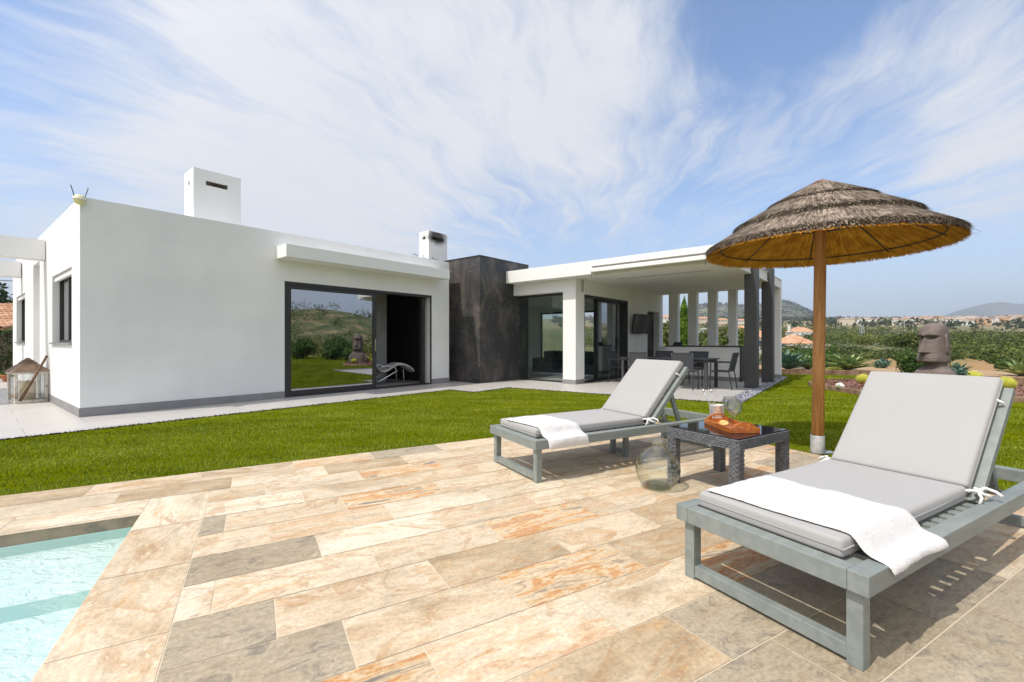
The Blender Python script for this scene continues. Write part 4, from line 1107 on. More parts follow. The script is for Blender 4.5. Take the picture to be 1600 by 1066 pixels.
m = MB(); m.lathe([(.001, .008), (.034, .012), (.040, .006), (.034, 0), (.001, .003)], 20); o = m.build('slice', 'citrus', f_, smooth=True); o.rotation_euler = (.35, -.2, 0)
# ================================================================== DEMIJOHN
bt = thing('glass_demijohn', 'large round pale green glass bottle standing on the terrace beside the wicker table', 'bottle', (1.195, 3.70, .001))
out = [(.001, .006), (.06, .004), (.09, .002), (.115, .010), (.145, .045), (.168, .095), (.178, .15), (.174, .20), (.155, .25), (.120, .290), (.080, .315), (.061, .330), (.056, .345), (.056, .358), (.066, .366), (.068, .382), (.062, .392), (.054, .392)]
inn = [(.050, .388), (.051, .345), (.075, .311), (.116, .284), (.150, .246), (.169, .20), (.173, .15), (.163, .096), (.140, .048), (.11, .018), (.07, .014), (.001, .016)]
MB().lathe(out + inn, 56).build('glass_body', 'glass_bottle', bt, smooth=True)
MB().lathe([(.001, .020), (.055, .020), (.075, .016), (.10, .018), (.088, .030), (.06, .040), (.04, .036), (.001, .034)], 40).build('glass_base', 'glass_green', bt, smooth=True)

# ================================================================== PARASOL
def parasol():
    cx, cy = 3.285, 4.85
    T = thing('thatched_parasol', 'round straw-thatched parasol on a wooden pole at the lawn edge', 'parasol', (cx, cy, 0))
    m = MB(); m.tube([(0, 0, .05), (.012, 0, 1.0), (.03, 0, 2.2), (.035, 0, 2.78)], [.058, .0575, .056, .050], 28); m.build('pole', 'polewood', T, smooth=True)
    m = MB(); m.lathe([(.066, 0), (.066, .185), (.064, .19), (.060, .19), (.060, 0)], 28); m.build('sleeve', 'galv', T, smooth=True)
    m = MB(); m.box(-.02, .16, -.05, .05, .0, .012); m.build('base_plate', 'galv', T)
    ox = .035
    def zc(r): return 2.86 - .50 * r - .050 * r * r      # cone line
    tiers = [(0.0, .50, .075), (.32, .84, .052), (.62, 1.125, .0)]
    rnd = RS
    for k, (r0, r1, lift) in enumerate(tiers):
        # solid thatch layer
        def zz(r): return zc(r) + lift - .02 * k * 0
        prof = [(r0 + .001, zz(r0))] + [(r0 + (r1 - r0) * i / 8, zz(r0 + (r1 - r0) * i / 8)) for i in range(1, 9)]
        low = [(r1 - .005, zz(r1) - .042)] + [(r0 + (r1 - r0) * i / 8, zz(r0 + (r1 - r0) * i / 8) - .05) for i in range(7, -1, -1)]
        m = MB(); m.lathe([(max(r, .001), z) for r, z in prof + low], 72, (ox, 0, 0)); o = m.build('thatch', 'straw_dark', T, smooth=False)
        # straws on top
        N = [5200, 9500, 15500][k]
        rb = np.sqrt(rnd.uniform(r0 ** 2, (r1 - .03) ** 2, N)); th = rnd.uniform(0, 2 * np.pi, N); ln = rnd.uniform(.08, .22, N); re = np.minimum(rb + ln, r1 + rnd.normal(.004, .012, N))
        re = np.where(rnd.rand(N) < .006, r1 + rnd.uniform(.02, .10, N), re)
        w = rnd.uniform(.0022, .0065, N); j0 = rnd.uniform(-.006, .010, N); j1 = rnd.uniform(-.006, .012, N); dth = rnd.normal(0, .018, N)
        def pnt(r, t, dz): return np.stack([ox + r * np.cos(t), r * np.sin(t), 2.86 - .50 * r - .050 * r * r + lift + dz], 1)
        A = pnt(rb, th, j0); Bp = pnt(re, th + dth, j1)
        tn = np.stack([-np.sin(th), np.cos(th), np.zeros(N)], 1) * w[:, None]
        q = np.stack([A - tn, A + tn, Bp + tn * .6, Bp - tn * .6], 1)
        # fringe along the lip: short thick ends hanging
        N2 = int(r1 * 3400); th = rnd.uniform(0, 2 * np.pi, N2); dz = rnd.uniform(-.055, .0, N2); rr = r1 + rnd.normal(-.004, .010, N2); w = rnd.uniform(.0025, .005, N2)
        A = pnt(rr - .05, th, dz); Bp = pnt(rr + .0, th + rnd.normal(0, .02, N2), dz - rnd.uniform(0, .012, N2)); tn = np.stack([-np.sin(th), np.cos(th), np.zeros(N2)], 1) * w[:, None]
        q2 = np.stack([A - tn, A + tn, Bp + tn, Bp - tn], 1)
        # end caps of the reeds, small vertical facets
        up = np.zeros((N2, 3)); up[:, 2] = w * 1.4
        q3 = np.stack([Bp - tn - up, Bp + tn - up, Bp + tn + up, Bp - tn + up], 1)
        fastmesh('straw', np.concatenate([q, q2, q3]), 'straw_top', o)
    # underside
    N = 15000; rb = np.sqrt(rnd.uniform(.05 ** 2, 1.10 ** 2, N)); th = rnd.uniform(0, 2 * np.pi, N); re = np.minimum(rb + rnd.uniform(.1, .35, N), 1.125 + rnd.normal(.0, .010, N)); w = rnd.uniform(.002, .0045, N)
    def pu(r, t, dz): return np.stack([ox + r * np.cos(t), r * np.sin(t), 2.86 - .50 * r - .050 * r * r - .060 + dz], 1)
    A = pu(rb, th, rnd.uniform(-.014, 0, N)); Bp = pu(re, th + rnd.normal(0, .02, N), rnd.uniform(-.012, 0, N)); tn = np.stack([-np.sin(th), np.cos(th), np.zeros(N)], 1) * w[:, None]
    lin = MB(); lin.lathe([(max(.001, r), 2.86 - .50 * r - .050 * r * r - .058) for r in [i / 10 * 1.11 for i in range(11)]], 72, (ox, 0, 0)); lo = lin.build('lining', 'straw_under', T)
    fastmesh('straw', np.stack([A - tn, A + tn, Bp + tn * .7, Bp - tn * .7], 1), 'straw_under', lo)
    for rr in (.55, .98):
        pts = [(ox + rr * math.cos(a), rr * math.sin(a), zc(rr) - .084) for a in [2 * math.pi * i / 48 for i in range(49)]]
        MB().tube(pts, .007 if rr > .9 else .013, 8).build('hoop', 'straw_dark', T, smooth=True)
    for i in range(8):
        a = 2 * math.pi * i / 8 + .3
        MB().tube([(ox + r * math.cos(a), r * math.sin(a), zc(r) - .075) for r in (.05, .4, .8, 1.02)], .008, 6).build('rib', 'straw_dark', T, smooth=True)
    m = MB(); m.lathe([(.085, -.035), (.06, .0), (.02, .012), (.001, .014)], 20, (ox, 0, 2.915)); m.build('cap', 'terracotta', T, smooth=True)
parasol()

# ================================================================== DINING SET
def dining():
    T = thing('dining_table', 'dark grey metal outdoor dining table under the covered terrace', 'table', hp(11.0, 5.15), HROT)
    MB().box(-.48, .48, -1.25, 1.15, .725, .75).build('tabletop', 'postgrey', T, bevel=.003)
    MB().box(-.44, .44, -1.19, 1.09, .67, .7245).build('apron', 'postgrey', T)
    for x in (-1, 1):
        for y in (-1.2, 1.1): MB().box(min(x * .46, x * .385), max(x * .46, x * .385), min(y, y - .075 * (1 if y > 0 else -1)), max(y, y - .075 * (1 if y > 0 else -1)), 0, .6695).build('leg', 'postgrey', T, bevel=.003)
    def chair(label):
        c = thing('dining_chair', label, 'chair', group='grey sling chairs round the dining table')
        # seat faces +x
        for y in (-.25, .25):
            MB().tube([(.24, y, 0), (.225, y, .44), (.22, y, .66)], .014, 8).build('leg', 'darkmetal', c, smooth=True)
            MB().tube([(-.27, y, 0), (-.20, y, .45), (-.245, y, .66), (-.30, y, .90)], .014, 8).build('leg', 'darkmetal', c, smooth=True)
            MB().box(-.27, .24, y - .022, y + .022, .655, .68).build('armrest', 'darkmetal', c, bevel=.006)
        MB().tube([(-.20, -.25, .44), (.225, -.25, .44), (.225, .25, .44), (-.20, .25, .44)], .012, 8).build('seat_frame', 'darkmetal', c, smooth=True)
        m = MB(); m.box(-.20, .225, -.24, .24, .438, .450); m.build('seat', 'darkfabric', c)
        m = MB(); m.bar((-.205, 0, .46), (-.298, 0, .895), .47, .012, up=(1, 0, 0)); m.build('backrest', 'darkfabric', c)
        MB().tube([(-.30, -.25, .90), (-.30, .25, .90)], .013, 8).build('top_rail', 'darkmetal', c, smooth=True)
        return c
    c0 = chair('x'); data = [(10.42, 5.86, 0, 'right one of the two near-side dining chairs with backs to the lawn'),
                             (10.42, 4.72, 0, 'left near-side dining chair, mostly hidden by the raised lounger back'),
                             (11.62, 5.72, 180, 'dining chair on the far side of the table in front of the bar'),
                             (11.62, 4.75, 180, 'dining chair on the far side of the table, left one, by the bar end'),
                             (11.05, 6.58, 90, 'dining chair at the right head of the table next to the dark posts'),
                             (11.05, 3.78, -90, 'dining chair at the left head of the table near the glass door')]
    for i, (u, n, r, lab) in enumerate(data):
        c = c0 if i == 0 else copy_tree(c0)
        c['label'] = lab; c.location = hp(u, n, 0); c.rotation_euler = (0, 0, HROT + R(r) + (0.06 if i == 0 else 0))
dining()
# television on the terrace wall
tv = thing('television', 'black flat television tilted on the white wall of the covered terrace', 'television', hp(13.5, 3.22, 1.8), HROT)
M_ = Matrix.Rotation(R(-14), 4, 'Z') @ Matrix.Rotation(R(8), 4, 'X')
MB().box(-.50, .50, -.20, -.16, -.33, .33, M_).build('casing', 'aludark', tv, bevel=.004)
MB().box(-.485, .485, -.203, -.2005, -.315, .315, M_).build('screen', 'tvscreen', tv)
MB().box(-.1, .1, -.16, .06, -.1, .1).build('bracket', 'darkmetal', tv)

# ================================================================== INDOOR PIECES
ch = thing('chaise_longue', 'pale grey curved chaise longue with chrome frame inside the open sliding door', 'chaise longue', hp(6.0, -.95, 0), HROT + R(-12))
def chaise():
    path = [(-.62, .98), (-.58, .93), (-.46, .66), (-.34, .44), (-.18, .34), (.02, .37), (.25, .50), (.45, .56), (.68, .52), (.9, .42), (1.05, .30)]
    vs = []; fs = []; n = len(path); W_ = .28
    for i, (x, z) in enumerate(path):
        a = path[max(0, i - 1)]; b = path[min(n - 1, i + 1)]; d = Vector((b[0] - a[0], b[1] - a[1])).normalized(); nx_, nz_ = -d.y, d.x
        th = .055
        for y, t in ((-W_, th * .4), (-W_ * .9, th), (0, th * 1.1), (W_ * .9, th), (W_, th * .4), (W_, -th * .4), (0, -th * .6), (-W_, -th * .4)): vs.append((x + nx_ * t, y, z + nz_ * t))
    for i in range(n - 1):
        for k in range(8): fs.append((i * 8 + k, i * 8 + (k + 1) % 8, (i + 1) * 8 + (k + 1) % 8, (i + 1) * 8 + k))
    fs += [tuple(range(8)), tuple((n - 1) * 8 + k for k in range(8))]
    MB().add(vs, fs).build('cushion', 'leather', ch, smooth=True, subsurf=2)
    for y in (-.25, .25):
        MB().tube([(-.45, y, .0), (-.42, y, .52)], .012, 8).build('leg', 'chrome', ch)
        MB().tube([(.62, y, .0), (.58, y, .46)], .012, 8).build('leg', 'chrome', ch)
        MB().tube([(-.62, y * 1.1, .02), (-.2, y * 1.1, .15), (.35, y * 1.1, .38), (.2, y * 1.1, .50), (0, y * 1.1, .53), (-.2, y * 1.1, .50), (-.32, y * 1.1, .42)], .014, 8).build('arm', 'chrome', ch, smooth=True)
chaise(); ch.scale = (.80, 1, 1); ch.location = hp(6.22, -.95, 0)
pl = thing('potted_plant', 'dark leafy indoor plant behind the chaise longue', 'plant', hp(6.2, -2.5, 0), 0)
MB().lathe([(.001, 0), (.13, 0), (.17, .32), (.15, .32), (.001, .28)], 20).build('pot', 'aludark', pl, smooth=True)
MB().tube([(0, 0, .3), (.03, 0, .7), (0, .03, 1.0)], .015, 6).build('stem', 'trunk', pl)
fastmesh('foliage', leaves((0, 0, 1.05), (.34, .34, .28), 260, .07, shell=.2), 'leaf_indoor', pl)
sf = thing('sofa', 'dark teal sofa with cushions behind the large fixed window', 'sofa', hp(12.2, 1.1, 0), HROT)
MB().box(-.45, .45, -1.4, 1.1, .1, .42).build('base', 'sofa', sf, bevel=.03, seg=3); MB().box(.3, .5, -1.4, 1.1, .42, .82).build('backrest', 'sofa', sf, bevel=.04, seg=3)
MB().box(-.45, .28, .9, 1.1, .42, .6).build('armrest', 'sofa', sf, bevel=.03)
for y, a in ((.7, .2), (.25, -.1), (-.3, .15), (-.8, 0)):
    o = rounded(MB(), -.22, .22, -.07, .07, -.2, .2, Matrix.Rotation(a + math.pi / 2, 4, 'Z')).build('pillow', 'darkfabric' if y > 0 else 'sofa', sf, smooth=True, bevel=.04, seg=3); o.location = (.12, y, .64); o.rotation_euler = (0, -.25, 0)
ar = thing('armchair', 'dark armchair behind the terrace sliding door', 'armchair', hp(12.6, 2.0, 0), HROT + 2.4)
MB().box(-.35, .35, -.35, .35, .12, .42).build('seat', 'sofa', ar, bevel=.04); MB().box(.22, .38, -.35, .35, .42, .85).build('backrest', 'sofa', ar, bevel=.04)

# ================================================================== LEFT CORNER
def lantern():
    p = hp(-.38, -3.25); T = thing('lantern', 'large weathered white lantern with tiered brown roof by the house wall', 'lantern', (p[0], p[1], 0), HROT + R(10))
    s = .23
    MB().box(-s, s, -s, s, 0, .05).build('base', 'lanternwhite', T, bevel=.006)
    for x in (-1, 1):
        for y in (-1, 1): MB().box(min(x * s, x * (s - .045)), max(x * s, x * (s - .045)), min(y * s, y * (s - .045)), max(y * s, y * (s - .045)), .05, .56).build('frame_post', 'lanternwhite', T)
    MB().box(-s - .02, s + .02, -s - .02, s + .02, .56, .60).build('frame_top', 'lanternwhite', T, bevel=.005)
    m = MB()
    for r0, r1, z0, z1 in ((s + .05, .15, .60, .72), (.15, .13, .72, .745), (.115, .10, .745, .79), (.08, .07, .79, .825), (.05, .02, .825, .87)):
        m.add([(-r0, -r0, z0), (r0, -r0, z0), (r0, r0, z0), (-r0, r0, z0), (-r1, -r1, z1), (r1, -r1, z1), (r1, r1, z1), (-r1, r1, z1)], [(0, 3, 2, 1), (4, 5, 6, 7), (0, 1, 5, 4), (1, 2, 6, 5), (2, 3, 7, 6), (3, 0, 4, 7)])
    m.build('lantern_roof', 'lanterntop', T)
    m = MB()
    for y in (-s + .02, s - .02): m.box(-s + .045, s - .045, y - .002, y + .002, .05, .56)
    for x in (-s + .02, s - .02): m.box(x - .002, x + .002, -s + .045, s - .045, .05, .56)
    m.build('glass_panel', 'glass_clear', T)
    c = thing('pillar_candle', 'thick cream candle inside the large lantern', 'candle', (p[0], p[1], .052)); MB().lathe([(.001, 0), (.11, 0), (.112, .34), (.10, .36), (.001, .345)], 24).build('wax', 'candle', c, smooth=True); MB().tube([(0, 0, .34), (.004, 0, .38)], .004, 6).build('wick', 'aludark', c)
    a = Vector(pxy(31, 627, 8.55)); b = Vector(pxy(72.5, 557.5, 8.95)); a.z = max(a.z, .02)
    st = thing('walking_stick', 'dark wooden stick leaning diagonally against the lantern', 'stick', tuple(a))
    MB().tube([(0, 0, 0), (b - a) * .5 + Vector((.01, 0, .005)), b - a], [.026, .022, .020], 10).build('shaft', 'stick', st, smooth=True)
    MB().tube([(b - a) * .99, (b - a) * 1.02], [.024, .026], 10).build('knob', 'stick', st, smooth=True)
lantern()
dm = thing('door_mat', 'brown fibre mat lying on the patio left of the lantern', 'mat', hp(-1.7, -4.6, .001), HROT)
MB().box(-.6, .6, -.45, .45, 0, .018).build('mat', 'mat_fibre', dm, bevel=.004)
# neighbour side: hedge, pots, tiled roof, tree
he = thing('hedge', 'dark clipped hedge at the left edge beyond the patio', 'hedge', (-17.2, 15.2, -.02))
def boxleaves(x0, x1, y0, y1, z0, z1, n, s):
    p = np.stack([RS.uniform(x0, x1, n), RS.uniform(y0, y1, n), RS.uniform(z0, z1, n)], 1)
    f = RS.randint(0, 3, n); p[f == 0, 2] = z1 + RS.normal(0, .02, (f == 0).sum()); p[f == 1, 1] = y0 + RS.normal(0, .03, (f == 1).sum()); p[f == 2, 0] = x1 + RS.normal(0, .03, (f == 2).sum())
    d = np.zeros((n, 3)); d[f == 0, 2] = 1; d[f == 1, 1] = -1; d[f == 2, 0] = 1
    return orient_quads(p, d, s, .7)
fastmesh('foliage', boxleaves(-3, 1.2, -.4, .5, 0, 1.52, 9000, .045), 'leaf_hedge', he)
MB().box(-2.95, 1.14, -.34, .45, 0, 1.46).build('branches', 'trunk', he)
ps = []
for i, (dx, dy, r) in enumerate(((0, 0, .14), (.38, .2, .11), (-.45, .1, .16))):
    p = Vector((-14.55 + dx * .8, 13.25 + dy, 0))
    t3 = thing('terracotta_pot', ['terracotta pot on the patio in front of the dark hedge', 'smallest terracotta pot nearest the house wall in front of the hedge', 'largest terracotta pot at the far left below the hedge'][i], 'pot', tuple(p), group='terracotta pots by the hedge')
    MB().lathe([(.001, 0), (r * .65, 0), (r, r * 1.1), (r * 1.1, r * 1.1), (r * 1.1, r * 1.3), (r * .95, r * 1.3), (r * .9, r * 1.1), (.001, r)], 20).build('pot_body', 'terracotta', t3, smooth=False)
    fastmesh('foliage', leaves((0, 0, r * 1.4), (r, r, r * .6), 60, .05), 'leaf_bush', t3)
nb = thing('neighbour_house', 'low neighbouring house with curved terracotta tile roof behind the dark hedge', 'house', (-24, 20, 0))
MB().box(-4, 1.6, 0, 7, 0, 1.95).build('wall', 'housecream', nb)
def tileroof(x0, x1, y0, y1, z0, z1, nt=24):
    mb = MB(); w = (x1 - x0) / nt
    for i in range(nt):
        xc = x0 + (i + .5) * w
        for k in range(10):
            ya = y0 + (y1 - y0) * k / 10; yb = y0 + (y1 - y0) * (k + 1.1) / 10; za = z0 + (z1 - z0) * k / 10 + .03; zb = z0 + (z1 - z0) * (k + 1.1) / 10
            vs = [(xc + w * .5 * math.cos(a), y, z + w * .45 * math.sin(a)) for (y, z) in ((ya, za), (yb, zb)) for a in [math.pi * j / 5 for j in range(6)]]
            mb.add(vs, [(j, j + 1, j + 7, j + 6) for j in range(5)])
    mb.add([(x0, y0, z0), (x1, y0, z0), (x1, y1, z1), (x0, y1, z1)], [(0, 1, 2, 3)])
    return mb
tileroof(-4.4, 2.0, -.5, 3.5, 1.7, 3.05).build('roof', 'rooftile', nb)
MB().add([(-4.4, 3.5, 3.05), (2, 3.5, 3.05), (2, 7.5, 1.7), (-4.4, 7.5, 1.7)], [(0, 1, 2, 3)]).build('roof', 'rooftile', nb)

def tree(name, label, loc, r, h, n, mat, group=None, size=.12, cat='tree'):
    T = thing(name, label, cat, loc, 0, group)
    MB().tube([(0, 0, -.3), (.03 * h, 0, h * .25), (-.02 * h, .02 * h, h * .5), (0, 0, h * .75)], [.05 * r + .03, .04 * r + .02, .03 * r + .015, .01], 8).build('trunk', 'trunk', T)
    q = []
    for k in range(7):
        a = random.uniform(0, 6.28); rr = r * random.uniform(.2, .55); c = (rr * math.cos(a), rr * math.sin(a), h * random.uniform(.5, .8)); q.append(leaves(c, (r * .55, r * .55, h * .22), n // 7, size, shell=.3))
    fastmesh('crown', np.concatenate(q), mat, T)
    return T
tree('tree', 'dark leafy tree behind the neighbouring tiled roof', (-34, 29.5, 0), 2.6, 5.6, 2800, 'leaf_hedge', size=.16)
w_ = thing('overhead_cable', 'thin black cable sagging in front of the sky at the far left', 'cable', (-16, 13.9, 0))
MB().tube([(-3, 0, 3.35), (-1, 0, 3.12), (1.4, 0, 3.02), (2.0, 0, 3.02)], .012, 5).build('wire', 'aludark', w_)

# ================================================================== GARDEN BEDS
def island():
    o = MB(); n = 0
    cx = sum(p[0] for p in ISLAND) / len(ISLAND); cy = sum(p[1] for p in ISLAND) / len(ISLAND)
    rings = []
    def sp(k, s): 
        p = ISLAND[k % len(ISLAND)]; return (cx + (p[0] - cx) * s, cy + (p[1] - cy) * s)
    # smooth outline by subdividing
    out = []
    N = len(ISLAND)
    for i in range(N):
        p0, p1, p2, p3 = (Vector(ISLAND[(i + d) % N]) for d in (-1, 0, 1, 2))
        for t in (0, .25, .5, .75): out.append(.5 * ((2 * p1) + (-p0 + p2) * t + (2 * p0 - 5 * p1 + 4 * p2 - p3) * t * t + (-p0 + 3 * p1 - 3 * p2 + p3) * t ** 3))
    c = Vector((cx, cy)); vs = []; fs = []; M = len(out)
    for j, s in enumerate((1, .97, .85, .6, .3)):
        for p in out:
            q = c + (p - c) * s; z = [.0, .07, .09, .12, .14][j] + random.uniform(-.01, .01); vs.append((q.x, q.y, z))
    vs.append((cx, cy, .15))
    for j in range(4):
        for k in range(M): fs.append((j * M + k, j * M + (k + 1) % M, (j + 1) * M + (k + 1) % M, (j + 1) * M + k))
    for k in range(M): fs.append((4 * M + k, 4 * M + (k + 1) % M, 5 * M))
    o = MB().add(vs, fs).build('garden_bed', 'bark', smooth=True); o['kind'] = 'structure'
    # bark chips
    N_ = 9000; a = RS.uniform(7.7, 13.7, N_); b = RS.uniform(8.3, 13, N_); k = inpoly(a, b, [tuple(p) for p in out]); a, b = a[k], b[k]
    q = orient_quads(np.stack([a, b, .10 + RS.uniform(-.03, .05, len(a))], 1), np.tile([0, 0, 1.], (len(a), 1)), .035, .5)
    tag(fastmesh('bark_chips', q, 'bark', None), 'reddish bark chips covering the island flower bed', 'bark mulch', None, 'stuff')
    # stone edging
    e = MB(); 
    for k in range(M):
        p, q = out[k], out[(k + 1) % M]; d = (q - p).normalized(); nn = Vector((d.y, -d.x)) * .06
        h = .085
        e.add([(*(p - nn), -.01), (*(q - nn), -.01), (*(q + nn), -.01), (*(p + nn), -.01), (*(p - nn), h), (*(q - nn), h), (*(q + nn), h), (*(p + nn), h)], [(4, 5, 6, 7), (0, 1, 5, 4), (1, 2, 6, 5), (2, 3, 7, 6), (3, 0, 4, 7)])
    tag(e.build('bed_edging', 'edging'), 'low brown stone kerb around the island flower bed', 'edging')
island()
# back border retained by sleepers
def backbed():
    line = [(8.7, 17.6), (8.75, 16.75), (11.43, 16.1), (12.3, 15.9), (13.3, 14.2), (14.3, 13.2), (17, 11.6), (21.5, 9.2)]
    wall = thing('sleeper_wall', 'low brown timber edging wall at the back of the lawn', 'wall', (0, 0, 0))
    for i in range(1, len(line) - 1):
        p, q = Vector(line[i]), Vector(line[i + 1]); d = q - p; L = d.length; a = math.atan2(d.y, d.x); n = max(1, int(L / 1.3))
        for k in range(n):
            Mx = Matrix.Translation((p.x + d.x * k / n, p.y + d.y * k / n, 0)) @ Matrix.Rotation(a, 4, 'Z')
            MB().box(.005, L / n - .005, -.05, .07, -.05, .16 + random.uniform(-.012, .012), Mx).build('sleeper', 'sleeper', wall, bevel=.01)
    back = [(9.3, 20.5), (13.5, 19.8), (16.5, 18.0), (19, 15.2), (24, 13)]
    o = sheet('planting_bed', line + back[::-1], [], .11, 'terrain'); 
    # soil bank falling away behind it
    vs = []; fs = []
    for i, p in enumerate(back): vs += [(p[0], p[1], .11), (p[0] * 1.25, p[1] * 1.25, -.6)]
    for i in range(len(back) - 1): fs.append((2 * i, 2 * i + 2, 2 * i + 3, 2 * i + 1))
    o = MB().add(vs, fs).build('bank', 'terrain'); o['kind'] = 'structure'
backbed()

def agave(name, label, loc, R_, H_, n, mat, wd=.075, group='agaves in the back border'):
    R_ *= 1.34; H_ *= 1.22; T = thing(name, label, 'agave', loc, random.uniform(0, 6), group)
    m = MB()
    for i in range(n):
        a = i * 2.39996; t = i / n                       # inner leaves upright, outer spread
        el = R(80 - 66 * t ** .8 + random.uniform(-5, 5)); L = (R_ * .8 + R_ * .3 * t) * random.uniform(.88, 1.08) * (1 if t > .1 else .8)
        d = Vector((math.cos(a), math.sin(a), 0)); tn = Vector((-math.sin(a), math.cos(a), 0))
        K = 7; vs = []
        for k in range(K + 1):
            s = k / K; w = wd * (R_ / .6) * (math.sin(math.pi * min(1, s * .85 + .18)) ** .8) * (1 if s < .97 else .1)
            e2 = el - s * s * .35
            p = d * (L * s * math.cos((el + e2) / 2)) + Vector((0, 0, L * s * math.sin((el + e2) / 2) * H_ / R_ + .03))
            c = Vector((0, 0, -.35 * w)) * math.cos(el)
            vs += [p - tn * w + Vector((0, 0, .25 * w)), p + c, p + tn * w + Vector((0, 0, .25 * w))]
        fs = []
        for k in range(K): fs += [(3 * k, 3 * k + 1, 3 * k + 4, 3 * k + 3), (3 * k + 1, 3 * k + 2, 3 * k + 5, 3 * k + 4)]
        m.add(vs, fs)
    m.build('leaves', mat, T, smooth=True, fix=False)
    MB().lathe([(.001, .12), (.06, .10), (.09, 0), (.08, -.03), (.001, -.04)], 10).build('stem', 'trunk', T)
    return T
agave('agave', 'large bright green agave beside the parasol pole, behind the sleeper wall', (*pxy(1324, 585, 16.7)[:2], .11), .68, .72, 54, 'leaf_agave')
agave('agave', 'yellow-green agave just left of the parasol pole', (*pxy(1262, 583, 17.3)[:2], .11), .55, .68, 40, 'leaf_agave')
agave('agave', 'blue-grey agave nearest the white end pillar', (*pxy(1231, 583, 17.0)[:2], .11), .62, .85, 40, 'leaf_agaveblue')
agave('agave', 'bright green agave at the right edge of the picture', (*pxy(1597, 600, 14.0)[:2], .11), .50, .60, 40, 'leaf_agave')
agave('agave', 'low pale yellow rosette at the left foot of the large agave', (*pxy(1303, 585, 16.3)[:2], .11), .26, .18, 26, 'leaf_yellow')
agave('agave', 'small blue-green agave to the right of the stone head', (*pxy(1497, 588, 14.5)[:2], .11), .38, .46, 30, 'leaf_agaveblue')
def shrub(label, loc, r, h, n, mat='leaf_bush', size=.05, group='shrubs in the garden borders'):
    T = thing('shrub', label, 'shrub', loc, 0, group)
    q = [leaves((random.uniform(-.3, .3) * r, random.uniform(-.3, .3) * r, h * random.uniform(.35, .65)), (r * .75, r * .75, h * .42), n // 5, size, shell=.35) for _ in range(5)]
    fastmesh('foliage', np.concatenate(q), mat, T); MB().tube([(0, 0, -.05), (0, .01, h * .5)], .02, 6).build('stem', 'trunk', T)
shrub('upright glossy green shrub left of the stone head', (*pxy(1421, 586, 12.6)[:2], .08), .33, .88, 2600, size=.035)
shrub('dark rounded shrub behind the agaves at the end pillar', (*pxy(1240, 580, 19.3)[:2], .0), 1.0, .80, 5200, size=.06)
shrub('dark low shrub behind the parasol pole', (*pxy(1292, 580, 19)[:2], .0), .55, .9, 2200, size=.06)
shrub('small grey-green shrub on the bare bank right of the large agave', (*pxy(1376, 581, 18.2)[:2], .08), .32, .4, 900, 'leaf_agaveblue', .05)
shrub('small green shrub behind the yellow cactus balls', (*pxy(1565, 586, 17.5)[:2], .08), .3, .45, 900, size=.05)
shrub('small shrub at the base of the stone head, on its right', (*pxy(1491, 594, 10.6)[:2], .10), .22, .5, 700, 'leaf_agaveblue', .05)
for i, (bx, by, r) in enumerate(((15.5, 6.5, .8), (17.5, 4.0, 1.0), (14.2, 7.9, .6), (18.5, 1.5, 1.1), (19, 6, 1.2))):
    shrub(['broad green shrub on the lawn to the right, mirrored in the sliding door', 'large bush right of the garden, second in the row seen in the mirror glass', 'small bush nearest the island bed seen in the mirror glass', 'rounded bush at the end of the row in the mirror glass', 'tallest bush behind the row in the mirror glass'][i], (bx, by, 0), r, r * 1.3, 2600, size=.08)
# barrel cacti
def cactus(label, x, y, r):
    T = thing('barrel_cactus', label, 'cactus', (x, y, .10), random.uniform(0, 3), 'yellow barrel cacti in the island bed')
    n = 24; vs = []; fs = []; K = 9
    for k in range(K + 1):
        ph = math.pi * (k / K) * .92 + .04
        for j in range(n * 2):
            rr = r * math.sin(ph) * (1 if j % 2 else .86); a = math.pi * j / n; vs.append((rr * math.cos(a), rr * math.sin(a), r * .85 + r * .88 * math.cos(ph)))
    for k in range(K):
        for j in range(2 * n): fs.append((k * 2 * n + j, k * 2 * n + (j + 1) % (2 * n), (k + 1) * 2 * n + (j + 1) % (2 * n), (k + 1) * 2 * n + j))
    fs.append(tuple(range(2 * n)))
    MB().add(vs, fs).build('body', 'cactus', T)
    N = 1500; d = RS.normal(size=(N, 3)); d[:, 2] = np.abs(d[:, 2]) * .9 - .15; d /= np.linalg.norm(d, axis=1)[:, None]
    p = d * r * np.array([1, 1, .9]) + np.array([0, 0, r * .85]); t = np.cross(d, [0, 0, 1.]) + RS.normal(size=(N, 3)) * .3; t /= np.linalg.norm(t, axis=1)[:, None]
    e = p + (d + t * .6) * r * .16; w = t * r * .012
    fastmesh('spines', np.stack([p - w, p + w, e], 1), 'spines', T, 3)
for lab, x, y, r in (('yellow barrel cactus at the left tip of the island bed', 8.95, 11.5, .145), ('yellow barrel cactus right of the raised near lounger back', 11.0, 10.05, .17),
                     ('yellow barrel cactus whose top shows above the near lounger cushion', 11.75, 11.5, .19), ('yellow barrel cactus in front of the stone head', 8.3, 9.9, .17),
                     ('yellow barrel cactus behind the one in front of the stone head', 8.9, 10.5, .16), ('yellow barrel cactus just right of the stone head', 9.3, 9.4, .17), ('yellow barrel cactus at the near corner of the bed', 8.25, 8.95, .14)):
    cactus(lab, x, y, r)
rk = thing('white_stone', 'small white stone at the left tip of the island bed', 'stone', (*px(1313, 605.5, .09)[:2], .085)); 
bm = bmesh.new(); bmesh.ops.create_icosphere(bm, subdivisions=2, radius=.09)
for v in bm.verts: v.co *= 1 + .35 * noise.noise(v.co * 14); v.co.z = v.co.z * .8 + .05
me = bpy.data.meshes.new('stone_body'); bm.to_mesh(me); bm.free(); me.materials.append(MATS['housewhite']); finish(me, 'stone_body', rk)
